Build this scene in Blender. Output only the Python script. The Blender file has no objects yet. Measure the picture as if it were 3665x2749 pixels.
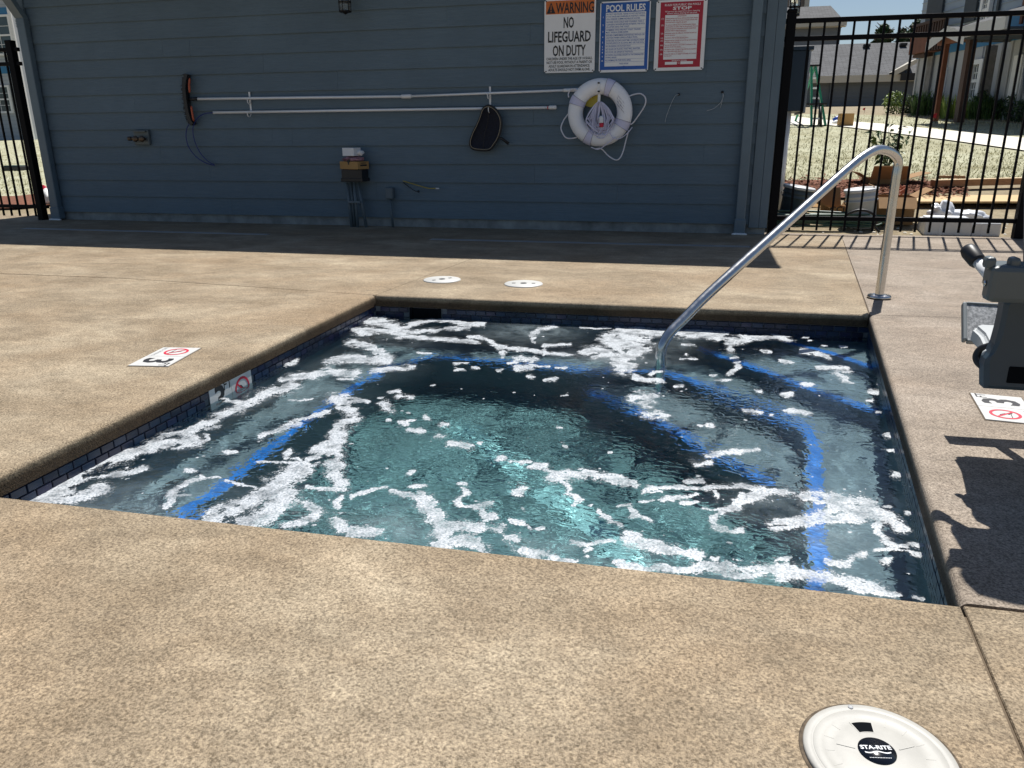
import bpy, bmesh, math, random
import numpy as np
from mathutils import Vector, Matrix, Euler
SC = bpy.context.scene
COL = SC.collection
PI = math.pi
# ------------------------------------------------------------------ camera
CAM_YAW, CAM_PITCH, CAM_ROLL, CAM_F, EYE = -.242978, .311172, -.0067734, .751225, .8812
FWD = Vector((math.sin(CAM_YAW)*math.cos(CAM_PITCH), math.cos(CAM_YAW)*math.cos(CAM_PITCH), -math.sin(CAM_PITCH)))
RGT = Vector((math.cos(CAM_YAW), -math.sin(CAM_YAW), 0)); UP = RGT.cross(FWD)
_c, _s = math.cos(CAM_ROLL), math.sin(CAM_ROLL)
RGT, UP = _c*RGT + _s*UP, -_s*RGT + _c*UP
cam = bpy.data.cameras.new('camera'); cam_ob = bpy.data.objects.new('camera', cam); COL.objects.link(cam_ob)
_m = Matrix((RGT, UP, -FWD)).transposed().to_4x4(); _m.translation = (0, 0, EYE); cam_ob.matrix_world = _m
cam.sensor_width = 36; cam.lens = 36*CAM_F; cam.clip_start = .05; cam.clip_end = 900
SC.camera = cam_ob
# ------------------------------------------------------------------ sky, sun, exposure
SUN_DIR = Vector((.119, .53, 1)).normalized()
world = bpy.data.worlds.new('World'); SC.world = world; world.use_nodes = True
_n = world.node_tree.nodes
sky = _n.new('ShaderNodeTexSky'); sky.sky_type = 'NISHITA'; sky.sun_disc = False
sky.sun_elevation = math.asin(SUN_DIR.z); sky.sun_rotation = math.atan2(SUN_DIR.x, SUN_DIR.y)
sky.air_density = 1.0; sky.dust_density = .8; sky.ozone_density = 2.6
world.node_tree.links.new(sky.outputs[0], _n['Background'].inputs[0]); _n['Background'].inputs[1].default_value = .062
sun = bpy.data.lights.new('sun', 'SUN'); sun.energy = 4.9; sun.angle = .0095; sun.color = (1, .965, .91)
sun_ob = bpy.data.objects.new('sun', sun); COL.objects.link(sun_ob)
sun_ob.rotation_euler = SUN_DIR.to_track_quat('Z', 'Y').to_euler(); sun_ob.location = (3, 12, 25)
sun.cycles.is_caustics_light = True
SC.view_settings.view_transform = 'Standard'; SC.view_settings.look = 'None'; SC.view_settings.gamma = 1
SC.view_settings.exposure = .36; SC.view_settings.use_curve_mapping = False
SC.cycles.max_bounces = 12; SC.cycles.transmission_bounces = 8; SC.cycles.transparent_max_bounces = 16
SC.cycles.sample_clamp_indirect = 6; SC.cycles.use_denoising = True
# ------------------------------------------------------------------ measuring helpers (photo measurement -> point on a real plane)
W_, H_ = 3665., 2749.
def ray(x, y): return FWD + RGT*((x-W_/2)/(CAM_F*W_)) - UP*((y-H_/2)/(CAM_F*W_))
EYEV = Vector((0, 0, EYE))
def G(x, y, z=0.):            # point at height z
    v = ray(x, y); return EYEV + v*((z-EYE)/v.z)
def Wl(x, y, yy=7.575):       # point on the plane y = yy
    v = ray(x, y); return EYEV + v*(yy/v.y)
TP = [(-60, -.06), (7.79, -.06), (8.4, .0), (25, 1.38), (37, 2.0), (55, 2.5), (80, 2.7), (900, 6)]
def sst(a, b, x):
    t = min(1, max(0, (x-a)/(b-a))); return t*t*(3-2*t)
def terrain(x, y):
    for (a, za), (b, zb) in zip(TP, TP[1:]):
        if y <= b:
            z = za + (zb-za)*(y-a)/(b-a); break
    else: z = TP[-1][1]
    if z > 0: z *= .45 + .55*sst(-14, 0, x)
    return z
def TG(x, y):                 # point on the sloping yard
    v = ray(x, y); lo, t = 6.0/v.y, 6.0/v.y
    while t < 200:
        p = EYEV + v*t
        if p.z <= terrain(p.x, p.y): break
        lo = t; t += .2
    a, b = lo, t
    for _ in range(25):
        m = (a+b)/2; p = EYEV + v*m
        if p.z <= terrain(p.x, p.y): b = m
        else: a = m
    return EYEV + v*b
# ------------------------------------------------------------------ materials
def nodes_of(name):
    m = bpy.data.materials.new(name); m.use_nodes = True
    nt = m.node_tree; return m, nt, nt.nodes['Principled BSDF']
def add(nt, t, **k):
    n = nt.nodes.new(t)
    for a, v in k.items(): setattr(n, a, v)
    return n
def noise(nt, vec, scale, detail=4, rough=.55, dist=0.):
    n = add(nt, 'ShaderNodeTexNoise'); n.inputs['Scale'].default_value = scale; n.inputs['Detail'].default_value = detail
    n.inputs['Roughness'].default_value = rough; n.inputs['Distortion'].default_value = dist
    if vec: nt.links.new(vec, n.inputs['Vector'])
    return n
def ramp(nt, src, stops):
    r = add(nt, 'ShaderNodeValToRGB'); e = r.color_ramp.elements
    while len(e) < len(stops): e.new(.5)
    for el, (p, c) in zip(e, stops):
        el.position = p; el.color = (*c, 1) if len(c) == 3 else c
    nt.links.new(src, r.inputs[0]); return r
def mixc(nt, a, b, fac, mode='MIX'):
    n = add(nt, 'ShaderNodeMix', data_type='RGBA', blend_type=mode)
    for s, v in ((0, fac), (6, a), (7, b)):
        if hasattr(v, 'links') or hasattr(v, 'is_linked'): nt.links.new(v, n.inputs[s])
        else: n.inputs[s].default_value = v if s == 0 else (*v, 1)
    return n.outputs[2]
def math_(nt, op, a, b=None, clamp=False):
    n = add(nt, 'ShaderNodeMath', operation=op, use_clamp=clamp)
    for i, v in enumerate((a, b)):
        if v is None: continue
        if hasattr(v, 'is_linked'): nt.links.new(v, n.inputs[i])
        else: n.inputs[i].default_value = v
    return n.outputs[0]
def bump(nt, b, h, strength=.3, dist=.01):
    n = add(nt, 'ShaderNodeBump'); n.inputs['Strength'].default_value = strength; n.inputs['Distance'].default_value = dist
    nt.links.new(h, n.inputs['Height']); nt.links.new(n.outputs[0], b.inputs['Normal']); return n
def pm(name, col, rough=.6, metal=0., var=.18, scale=9., bmp=0., bscale=60., stretch=None, spec=None, rvar=.0, coat=0.):
    m, nt, b = nodes_of(name)
    tc = add(nt, 'ShaderNodeTexCoord'); v = tc.outputs['Object']
    if stretch:
        mp = add(nt, 'ShaderNodeMapping'); mp.inputs['Scale'].default_value = stretch; nt.links.new(v, mp.inputs[0]); v = mp.outputs[0]
    n = noise(nt, v, scale, 5, .6)
    lo = [c*(1-var) for c in col]; hi = [min(1, c*(1+var)) for c in col]
    r = ramp(nt, n.outputs[0], [(.3, lo), (.7, hi)])
    nt.links.new(r.outputs[0], b.inputs['Base Color'])
    b.inputs['Roughness'].default_value = rough; b.inputs['Metallic'].default_value = metal
    if spec is not None: b.inputs['Specular IOR Level'].default_value = spec
    if coat: b.inputs['Coat Weight'].default_value = coat; b.inputs['Coat Roughness'].default_value = .2
    if rvar:
        rr = ramp(nt, n.outputs[0], [(.3, (rough-rvar,)*3), (.7, (rough+rvar,)*3)]); nt.links.new(rr.outputs[0], b.inputs['Roughness'])
    if bmp:
        n2 = noise(nt, v, bscale, 4, .6); bump(nt, b, n2.outputs[0], bmp, .004)
    return m
# ------------------------------------------------------------------ mesh building
def tag(o, label=None, cat=None, group=None, kind=None):
    for k, v in (('label', label), ('category', cat), ('group', group), ('kind', kind)):
        if v: o[k] = v
    return o
def root_loc(p):
    while p.parent: p = p.parent
    return Vector(p.location)
def thing(name, label, cat, loc, group=None):
    o = bpy.data.objects.new(name, None); COL.objects.link(o); o.location = loc; o.empty_display_size = .05
    return tag(o, label, cat, group)
class MB:
    def __init__(s): s.v = []; s.f = []; s.sm = []
    def raw(s, vs, fs, smooth=False):
        k = len(s.v); s.v += [tuple(v) for v in vs]; s.f += [tuple(i+k for i in f) for f in fs]; s.sm += [smooth]*len(fs); return s
    def box(s, a, b, M=None, bev=0.):
        a = Vector(a); b = Vector(b)
        if bev:
            bm = bmesh.new(); bmesh.ops.create_cube(bm, size=1)
            for v in bm.verts: v.co = Vector([(a[i]+b[i])/2 + v.co[i]*(b[i]-a[i]) for i in range(3)])
            bmesh.ops.bevel(bm, geom=list(bm.edges), offset=bev, segments=2, affect='EDGES', profile=.5)
            return s.bm(bm, M)
        P = [Vector((x, y, z)) for z in (a.z, b.z) for y in (a.y, b.y) for x in (a.x, b.x)]
        if M: P = [M @ p for p in P]
        return s.raw(P, [(0, 2, 3, 1), (4, 5, 7, 6), (0, 1, 5, 4), (2, 6, 7, 3), (0, 4, 6, 2), (1, 3, 7, 5)])
    def bm(s, bm, M=None, smooth=False):
        bm.verts.ensure_lookup_table(); bm.verts.index_update()
        s.raw([(M @ v.co) if M else v.co.copy() for v in bm.verts], [[v.index for v in f.verts] for f in bm.faces], smooth); bm.free(); return s
    def tube(s, pts, r, n=10, cap=True, smooth=True, closed=False):
        pts = [Vector(p) for p in pts]; m = len(pts); rs = r if isinstance(r, (list, tuple)) else [r]*m
        k = len(s.v); prev = None
        for i, p in enumerate(pts):
            if closed: t = pts[(i+1) % m]-pts[i-1]
            else: t = (pts[min(i+1, m-1)]-pts[max(i-1, 0)])
            t.normalize()
            if prev is None:
                a = t.orthogonal().normalized()
                if abs(t.z) < .9: a = t.cross(Vector((0, 0, 1))).normalized()
            else:
                a = prev - t*prev.dot(t); a.normalize()
            prev = a; b = t.cross(a)
            for j in range(n):
                th = 2*PI*j/n; s.v.append(tuple(p + (a*math.cos(th)+b*math.sin(th))*rs[i]))
        last = m if closed else m-1
        for i in range(last):
            i2 = (i+1) % m
            for j in range(n):
                s.f.append((k+i*n+j, k+i*n+(j+1) % n, k+i2*n+(j+1) % n, k+i2*n+j)); s.sm.append(smooth)
        if cap and not closed:
            s.f.append(tuple(k+j for j in reversed(range(n)))); s.sm.append(False)
            s.f.append(tuple(k+(m-1)*n+j for j in range(n))); s.sm.append(False)
        return s
    def lathe(s, prof, c, n=32, M=None, smooth=True, ang=None):   # prof [(r,z)]
        k = len(s.v); c = Vector(c)
        for r, z in prof:
            for j in range(n):
                th = 2*PI*j/n; p = Vector((r*math.cos(th), r*math.sin(th), z)); p = (M @ p) if M else p
                s.v.append(tuple(c+p))
        for i in range(len(prof)-1):
            for j in range(n):
                s.f.append((k+i*n+j, k+i*n+(j+1) % n, k+(i+1)*n+(j+1) % n, k+(i+1)*n+j)); s.sm.append(smooth)
        if prof[0][0] > 1e-6: s.f.append(tuple(k+j for j in reversed(range(n)))); s.sm.append(False)
        if prof[-1][0] > 1e-6: s.f.append(tuple(k+(len(prof)-1)*n+j for j in range(n))); s.sm.append(False)
        return s
    def prism(s, poly, z0, z1, M=None):     # poly in xy, extruded in z
        n = len(poly); ar = sum(poly[i][0]*poly[(i+1) % n][1]-poly[(i+1) % n][0]*poly[i][1] for i in range(n))
        if ar < 0: poly = list(reversed(poly))
        P = [Vector((x, y, z0)) for x, y in poly]+[Vector((x, y, z1)) for x, y in poly]
        if M: P = [M @ p for p in P]
        return s.raw(P, [tuple(reversed(range(n))), tuple(range(n, 2*n))]+[(i, (i+1) % n, n+(i+1) % n, n+i) for i in range(n)])
    def build(s, name, mat, parent=None, mats=None):
        me = bpy.data.meshes.new(name); off = root_loc(parent) if parent else Vector((0, 0, 0))
        me.from_pydata([tuple(Vector(v)-off) for v in s.v], [], s.f); me.update()
        me.polygons.foreach_set('use_smooth', s.sm)
        for m in (mats or [mat]): me.materials.append(m)
        o = bpy.data.objects.new(name, me); COL.objects.link(o)
        if parent: o.parent = parent
        return o
def solo(mb, name, mat, label, cat, group=None, loc=None):   # a thing that is one mesh, origin at its base
    V = np.array(mb.v); c = Vector(loc) if loc else Vector((float(V[:, 0].mean()), float(V[:, 1].mean()), float(V[:, 2].min())))
    mb.v = [tuple(Vector(v)-c) for v in mb.v]
    o = mb.build(name, mat); o.location = c
    return tag(o, label, cat, group)
def like(src, parent, off, name=None):      # another piece sharing the mesh of src, moved by off (root space)
    c = src.copy(); COL.objects.link(c); c.parent = parent; c.location = Vector(src.location)+Vector(off); return c
def catmull(P, n=8, closed=False):
    P = [Vector(p) for p in P]; out = []; m = len(P)
    for i in range(m if closed else m-1):
        p1, p2 = P[i], P[(i+1) % m]
        p0 = P[i-1] if (closed or i) else p1*2-p2
        p3 = P[(i+2) % m] if (closed or i+2 < m) else p2*2-p1
        for j in range(n):
            t = j/n; out.append(.5*((2*p1)+(p2-p0)*t+(2*p0-5*p1+4*p2-p3)*t*t+(3*p1-p0-3*p2+p3)*t**3))
    if not closed: out.append(P[-1])
    return out
def text_mb(body, size, M, sx=1., align='CENTER', bold=0., spacing=1., depth=0.0, res=2, mb=None, lead=1.0):
    cu = bpy.data.curves.new('text', 'FONT'); cu.body = body; cu.size = size; cu.align_x = align; cu.offset = bold
    cu.resolution_u = res; cu.space_character = spacing; cu.space_line = lead; cu.extrude = depth
    o = bpy.data.objects.new('text', cu); COL.objects.link(o)
    me = bpy.data.meshes.new_from_object(o.evaluated_get(bpy.context.evaluated_depsgraph_get()))
    mb = mb or MB()
    S = M @ Matrix.Diagonal((sx, 1, 1, 1))
    mb.raw([S @ v.co for v in me.vertices], [list(p.vertices) for p in me.polygons])
    bpy.data.objects.remove(o); bpy.data.curves.remove(cu); bpy.data.meshes.remove(me)
    return mb
def frame(o, ex, ey):      # matrix with local x=ex, y=ey, z=ex x ey at o
    ex = Vector(ex).normalized(); ey = Vector(ey).normalized(); ez = ex.cross(ey)
    M = Matrix((ex, ey, ez)).transposed().to_4x4(); M.translation = Vector(o); return M
RND = random.Random(7)
# ================================================================== SETTING MATERIALS
def concrete_mat(name, base, dark, light, warm):
    m, nt, b = nodes_of(name)
    tc = add(nt, 'ShaderNodeTexCoord'); v = tc.outputs['Object']
    st = add(nt, 'ShaderNodeMapping'); st.inputs['Scale'].default_value = (.8, 1.25, 1); st.inputs['Rotation'].default_value = (0, 0, .12); nt.links.new(v, st.inputs[0])
    big = noise(nt, st.outputs[0], 2.3, 6, .62, .4); mid = noise(nt, st.outputs[0], 9, 6, .7, .2); blot = noise(nt, v, .9, 5, .6, .6)
    fine = noise(nt, v, 210, 3, .7); grit = noise(nt, v, 165, 2, .6, .4); spk = noise(nt, v, 34, 3, .6, .4)
    c = ramp(nt, big.outputs[0], [(.34, dark), (.5, base), (.66, light)]).outputs[0]
    c = mixc(nt, c, warm, math_(nt, 'MULTIPLY', ramp(nt, blot.outputs[0], [(.45, (0, 0, 0)), (.7, (1, 1, 1))]).outputs[0], .55))
    m2 = ramp(nt, mid.outputs[0], [(.3, (.80,)*3), (.5, (1,)*3), (.72, (1.22,)*3)]).outputs[0]
    c = mixc(nt, c, m2, 1., 'MULTIPLY')
    f2 = ramp(nt, fine.outputs[0], [(.34, (.42, .39, .34)), (.5, (1, 1, 1)), (.64, (1.5, 1.5, 1.46))]).outputs[0]
    c = mixc(nt, c, f2, .85, 'MULTIPLY')
    g2 = ramp(nt, grit.outputs[0], [(.34, (.60,)*3), (.46, (1,)*3), (.66, (1.2,)*3)]).outputs[0]
    c = mixc(nt, c, g2, .8, 'MULTIPLY')
    c = mixc(nt, c, ramp(nt, spk.outputs[0], [(.32, (.78, .76, .72)), (.48, (1,)*3), (.68, (1.16,)*3)]).outputs[0], .28, 'MULTIPLY')
    pits = add(nt, 'ShaderNodeTexVoronoi'); pits.inputs['Scale'].default_value = 26; nt.links.new(v, pits.inputs['Vector'])
    pm_ = ramp(nt, pits.outputs['Distance'], [(.035, (0, 0, 0)), (.06, (1, 1, 1))]).outputs[0]
    sel = ramp(nt, pits.outputs['Color'], [(.86, (1, 1, 1)), (.9, (0, 0, 0))]).outputs[0]
    keep = math_(nt, 'MAXIMUM', pm_, sel)
    c = mixc(nt, (.05, .035, .025), c, keep)
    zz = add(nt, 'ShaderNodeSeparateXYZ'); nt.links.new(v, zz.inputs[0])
    side_shade = ramp(nt, math_(nt, 'ADD', zz.outputs[2], math_(nt, 'MULTIPLY', mid.outputs[0], .012)), [(.022, (.24, .20, .165)), (.047, (1, 1, 1))]).outputs[0]  # shade of the coping sides painted into the colour, darker with depth
    c = mixc(nt, c, side_shade, 1., 'MULTIPLY')
    nt.links.new(c, b.inputs['Base Color']); b.inputs['Roughness'].default_value = .82; b.inputs['Specular IOR Level'].default_value = .3
    hsum = math_(nt, 'ADD', math_(nt, 'MULTIPLY', fine.outputs[0], .6), math_(nt, 'MULTIPLY', grit.outputs[0], 1.))
    bump(nt, b, hsum, .55, .004)
    return m
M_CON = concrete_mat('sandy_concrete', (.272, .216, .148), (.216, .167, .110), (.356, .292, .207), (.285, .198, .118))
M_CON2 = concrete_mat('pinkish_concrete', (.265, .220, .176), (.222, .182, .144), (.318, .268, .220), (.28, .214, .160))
M_JOINT = pm('joint_filler', (.13, .095, .06), .9)
# ---- ground sheet (with the pool let into it)
def ground_mat():
    m, nt, b = nodes_of('dry_soil_and_straw'); tc = add(nt, 'ShaderNodeTexCoord'); v = tc.outputs['Object']
    n = noise(nt, v, 1.2, 8, .7, .5); f = noise(nt, v, 22, 4, .7)
    c = ramp(nt, n.outputs[0], [(.3, (.20, .15, .09)), (.55, (.30, .245, .15)), (.75, (.36, .31, .20))]).outputs[0]
    c = mixc(nt, c, ramp(nt, f.outputs[0], [(.3, (.6,)*3), (.7, (1.3,)*3)]).outputs[0], .8, 'MULTIPLY')
    nt.links.new(c, b.inputs['Base Color']); b.inputs['Roughness'].default_value = .95; bump(nt, b, f.outputs[0], .6, .03); return m
M_SOIL = ground_mat()
gx = sorted(set([-900, -300, -120, -60, -40, -30, -24, -19, -15, -12, -10, -8.4, -7, -5, -3.4, -1.98, 1.05, 2.2, 3.4, 5, 7, 9.5, 12, 15, 19, 24, 30, 40, 60, 120, 300, 900]))
gy = sorted(set([-300, -60, -12, -4, 0, 1.25, 4.4, 6, 7.0, 7.79, 8.4, 9.5, 11, 13, 15, 17.5, 20, 22.5, 25, 28, 31, 34, 37, 42, 48, 55, 65, 80, 120, 250, 600, 1000]))
gm = MB()
gv = [(x, y, terrain(x, y)) for y in gy for x in gx]; gf = []
for j in range(len(gy)-1):
    for i in range(len(gx)-1):
        if gx[i] >= -1.99 and gx[i+1] <= 1.06 and gy[j] >= 1.24 and gy[j+1] <= 4.41: continue
        a = j*len(gx)+i; gf.append((a, a+1, a+1+len(gx), a+len(gx)))
gm.raw(gv, gf, True); ground = gm.build('ground', M_SOIL); tag(ground, 'bare soil and dry straw ground round the pool deck', kind='structure')
# ---- deck slabs
PTL, PTR, PBR, PBL = Vector((-1.85, 4.135)), Vector((.852, 4.184)), Vector((.540, 1.481)), Vector((-1.85, 1.437))
deck = bpy.data.objects.new('pool_deck', None); COL.objects.link(deck); deck.location = (0, 0, -.05); tag(deck, 'sandy textured concrete deck round the sunken spa', kind='structure')
GAP = .0038
def slab(poly, mat, pool_edges=(), th=.064):
    """poly CCW; pool_edges = indices of edges (i -> i+1) that form the rounded pool coping"""
    P = [Vector(p) for p in poly]; n = len(P); off = []
    for i in range(n):
        a, b = P[i], P[(i+1) % n]; t = (b-a).normalized(); nr = Vector((-t.y, t.x))
        off.append((a+nr*(0 if i in pool_edges else GAP), t))
    Q = []
    for i in range(n):
        (a, t), (b, u) = off[i-1], off[i]; cr = t.x*u.y-t.y*u.x
        if abs(cr) < 1e-6: Q.append(b.copy()); continue
        k = ((b.x-a.x)*u.y-(b.y-a.y)*u.x)/cr; Q.append(a+t*k)
    bm = bmesh.new(); lo = [bm.verts.new((q.x, q.y, -th)) for q in Q]; hi = [bm.verts.new((q.x, q.y, 0)) for q in Q]
    bm.faces.new(list(reversed(lo))); bm.faces.new(hi)
    for i in range(n): bm.faces.new((lo[i], lo[(i+1) % n], hi[(i+1) % n], hi[i]))
    bm.edges.ensure_lookup_table()
    def E(a, b): return bm.edges.get((a, b))
    pe = [E(hi[i], hi[(i+1) % n]) for i in pool_edges]
    oe = [E(hi[i], hi[(i+1) % n]) for i in range(n) if i not in pool_edges]
    if pe: bmesh.ops.bevel(bm, geom=pe, offset=.017, segments=5, affect='EDGES', profile=.5)
    oe = [e for e in oe if e.is_valid]
    bmesh.ops.bevel(bm, geom=oe, offset=.005, segments=2, affect='EDGES', profile=.5)
    mb = MB(); mb.bm(bm, smooth=False); o = mb.build('concrete_slab', mat, deck)
    return o
J3 = Vector((1.222, 7.60)); J2 = Vector((-1.49, 7.60)); J5 = Vector((.26, -3.)); JL = Vector((-12, 4.235)); J4 = Vector((8, 4.72)); J6 = Vector((8, 1.62))
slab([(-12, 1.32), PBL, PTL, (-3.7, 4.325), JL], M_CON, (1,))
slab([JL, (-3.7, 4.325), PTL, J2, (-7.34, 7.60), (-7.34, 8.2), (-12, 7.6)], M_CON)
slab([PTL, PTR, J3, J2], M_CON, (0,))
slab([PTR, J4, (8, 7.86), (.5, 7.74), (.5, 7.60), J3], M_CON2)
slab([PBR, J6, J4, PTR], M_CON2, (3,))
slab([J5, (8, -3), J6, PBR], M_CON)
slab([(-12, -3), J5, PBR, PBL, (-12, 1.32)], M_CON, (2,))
for a_, b_ in ((PTL, J2), (PTR, J3), (PBR, J5), (PBR, J6), (PTR, J4), (Vector((-3.7, 4.325)), PTL), (JL, Vector((-3.7, 4.325)))):
    t_ = (b_-a_).normalized(); nr = Vector((-t_.y, t_.x))*GAP*.96; a2 = a_+t_*.035
    MB().prism([tuple(a2-nr), tuple(b_-nr), tuple(b_+nr), tuple(a2+nr)], -.050, -.007).build('joint_filler', M_JOINT, deck)
# ---- pool shell
def plaster(name, col, v=.22):
    m, nt, b = nodes_of(name); tc = add(nt, 'ShaderNodeTexCoord'); n = noise(nt, tc.outputs['Object'], 3.2, 7, .68, .7); n2 = noise(nt, tc.outputs['Object'], 45, 3, .6)
    c = ramp(nt, n.outputs[0], [(.3, [k*(1-v) for k in col]), (.7, [k*(1+v) for k in col])]).outputs[0]
    c = mixc(nt, c, ramp(nt, n2.outputs[0], [(.3, (.82,)*3), (.7, (1.15,)*3)]).outputs[0], .7, 'MULTIPLY')
    nt.links.new(c, b.inputs['Base Color']); b.inputs['Roughness'].default_value = .7; return m
M_PLA = plaster('grey_plaster', (.145, .205, .238)); M_FLO = plaster('teal_grey_plaster', (.082, .190, .205))
M_BLUE = pm('cobalt_tile', (.016, .185, .62), .3, var=.3, scale=30)
M_GROUT = pm('grey_grout', (.15, .16, .175), .8); M_NAVY = [pm('navy_glass_tile', (.006, .010, .036), .34, var=.3, scale=14), pm('slate_blue_glass_tile', (.010, .024, .062), .34, var=.3, scale=14), pm('violet_glass_tile', (.013, .015, .056), .28, var=.3, scale=14)]
WZ = -.122; SB = .014
I0 = [(-1.85-SB, 1.437-SB), (.540+SB, 1.481-SB), (.852+SB, 4.184+SB), (-1.85-SB, 4.135+SB)]   # BL BR TR TL, inner wall faces
pool = bpy.data.objects.new('pool_basin', None); COL.objects.link(pool); pool.location = (-.5, 2.8, -1.1); tag(pool, 'square sunken spa basin with grey plaster benches and blue edge lines', kind='structure')
wm = MB()
O0 = [(-2.02, 1.21), (.80, 1.21), (1.08, 4.43), (-2.02, 4.43)]
SKX0, SKX1 = -1.64, -1.45
for i in range(4):
    a, b, c, d2 = I0[i], I0[(i+1) % 4], O0[(i+1) % 4], O0[i]
    wm.prism([a, b, c, d2], -1.1, -.0645)
wm.build('basin_wall', M_PLA, pool)
MB().prism(I0, -1.1, -1.02).build('basin_floor', M_FLO, pool)
NOSE = [(-1.60, 1.43), (-1.585, 2.4), (-1.57, 3.25), (-1.52, 3.55), (-1.38, 3.77), (-1.0, 3.77), (-.5, 3.735), (-.16, 3.79), (.12, 3.54), (.33, 3.34), (.425, 3.21), (.447, 3.03), (.405, 2.6), (.352, 2.1), (.27, 1.46)]
bench = MB().prism([I0[0]] + NOSE + [I0[1], I0[2], I0[3]], -1.0195, -.57)
bench.build('bench', M_PLA, pool)
def strip(path, w, z, name, t=.004):
    P = [Vector((x, y)) for x, y in path]; L = []; R = []
    for i, p in enumerate(P):
        t_ = (P[min(i+1, len(P)-1)]-P[max(i-1, 0)]).normalized(); nr = Vector((-t_.y, t_.x)); L.append(p+nr*.008); R.append(p+nr*(.008+w))
    n = len(P); vs = [(q.x, q.y, z+t) for q in L]+[(q.x, q.y, z+t) for q in R]+[(q.x, q.y, z-.002) for q in L]+[(q.x, q.y, z-.002) for q in R]
    fs = []
    for i in range(n-1):
        fs += [(i, i+1, n+i+1, n+i), (i, 2*n+i, 2*n+i+1, i+1), (n+i, n+i+1, 3*n+i+1, 3*n+i)]
    MB().raw(vs, fs).build(name, M_BLUE, pool)
strip(NOSE, .047, -.57, 'bench_edge_tile')
S2 = [(-.02, I0[3][1]+.03), (.01, 4.08), (.30, 3.76), (.54, 3.47), (.765, 3.24)]
MB().prism(S2+[I0[2]], -.5685, -.40).build('step', M_PLA, pool); strip(list(reversed([tuple(p) for p in S2[1:]])), -.043, -.40, 'step_edge_tile')
S1 = [(.43, 4.185), (.44, 4.16), (.65, 3.97), (.81, 3.74)]
MB().prism(S1+[I0[2]], -.3985, -.26).build('step', M_PLA, pool); strip(list(reversed([tuple(p) for p in S1[1:]])), -.043, -.26, 'step_edge_tile')
S4 = [(-.52, 3.63), (-.35, 3.49), (-.17, 3.335), (-.02, 3.165), (.10, 3.01), (.31, 2.82), (.40, 2.76)]
MB().prism(S4+[(.44, 3.0), (.42, 3.19), (.32, 3.325), (.11, 3.525), (-.17, 3.77), (-.5, 3.715)], -1.019, -.74).build('step', M_PLA, pool); strip(list(reversed(S4[:-1])), -.043, -.74, 'step_edge_tile')
# grout backing and glass mosaic
def wall_frame(i):   # along wall i: origin, direction, inward normal
    a, b = Vector(I0[i]), Vector(I0[(i+1) % 4]); t = (b-a).normalized(); return a, t, Vector((-t.y, t.x)), (b-a).length
gb = MB()
for i in range(4):
    a, t, nr, L = wall_frame(i); p0, p1 = a, a+t*L; q0, q1 = a+nr*.003, a+t*L+nr*.003
    gb.prism([tuple(p0), tuple(p1), tuple(q1), tuple(q0)], -.205, -.066)
gb.build('tile_grout', M_GROUT, pool)
PX, PZ, TWD, THT = .0585, .0295, .0545, .0262
MK = (2.515, 2.80)     # y-range of the depth marker let into the left wall
tile_me = {}
def tile_mesh(ax, mi):
    if (ax, mi) not in tile_me:
        bm = bmesh.new(); bmesh.ops.create_cube(bm, size=1)
        for v in bm.verts: v.co = Vector((v.co.x*TWD, v.co.y*.007, v.co.z*THT))
        bmesh.ops.bevel(bm, geom=[e for e in bm.edges if abs(e.verts[0].co.y-e.verts[1].co.y) < 1e-6 and e.verts[0].co.y < 0], offset=.002, segments=1, affect='EDGES')
        me = bpy.data.meshes.new('mosaic_tile'); bm.to_mesh(me); bm.free(); me.materials.append(M_NAVY[mi]); tile_me[(ax, mi)] = me
    return tile_me[(ax, mi)]
rest = MB(); ntile = 0
for wi, nrow in ((2, 4), (3, 3), (1, 2), (2, -1), (3, -1), (1, -1), (0, -1)):
    a, t, nr, L = wall_frame(wi); rows = range(nrow) if nrow > 0 else range({2: 4, 3: 3, 1: 2, 0: 0}[wi], 5)
    ang = math.atan2(t.y, t.x) + PI
    for r in rows:
        sft = .5*PX if r % 2 else 0; k = 0
        while True:
            s0 = k*PX + sft + PX/2; k += 1
            if s0 > L-PX/2: break
            c2 = a + t*s0 + nr*.0065; z = -.067-PZ*(r+.5)
            if wi == 3 and MK[0]-.03 < c2.y < MK[1]+.03: continue
            if wi == 2 and SKX0-.03 < c2.x < SKX1+.03: continue
            if ntile < 296 and nrow > 0:
                o = bpy.data.objects.new('mosaic_tile', tile_mesh(0, RND.choice((0, 0, 1, 1, 2)))); COL.objects.link(o); o.parent = pool
                o.location = Vector((c2.x, c2.y, z)) - pool.location; o.rotation_euler = (RND.uniform(-.006, .006), 0, ang + RND.uniform(-.006, .006)); ntile += 1
            else:
                Mx = Matrix.Translation((c2.x, c2.y, z)) @ Matrix.Rotation(ang, 4, 'Z'); rest.box((-TWD/2, -.0035, -THT/2), (TWD/2, .0035, THT/2), Mx)
tag(rest.build('mosaic_tiles', M_NAVY[1], pool), kind='stuff')
M_HOLE = pm('dark_hollow', (.006, .007, .009), .95, var=.2, spec=.05); M_BLK = pm('black_plastic', (.012, .012, .014), .45, var=.3)
M_WHT = pm('white_plastic', (.78, .79, .80), .35, var=.03); M_TILEW = pm('white_ceramic', (.66, .655, .63), .3, var=.09, scale=22); M_RED = pm('red_print', (.58, .015, .05), .5, var=.1); M_INK = pm('black_print', (.015, .015, .017), .5, var=.1)
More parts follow.
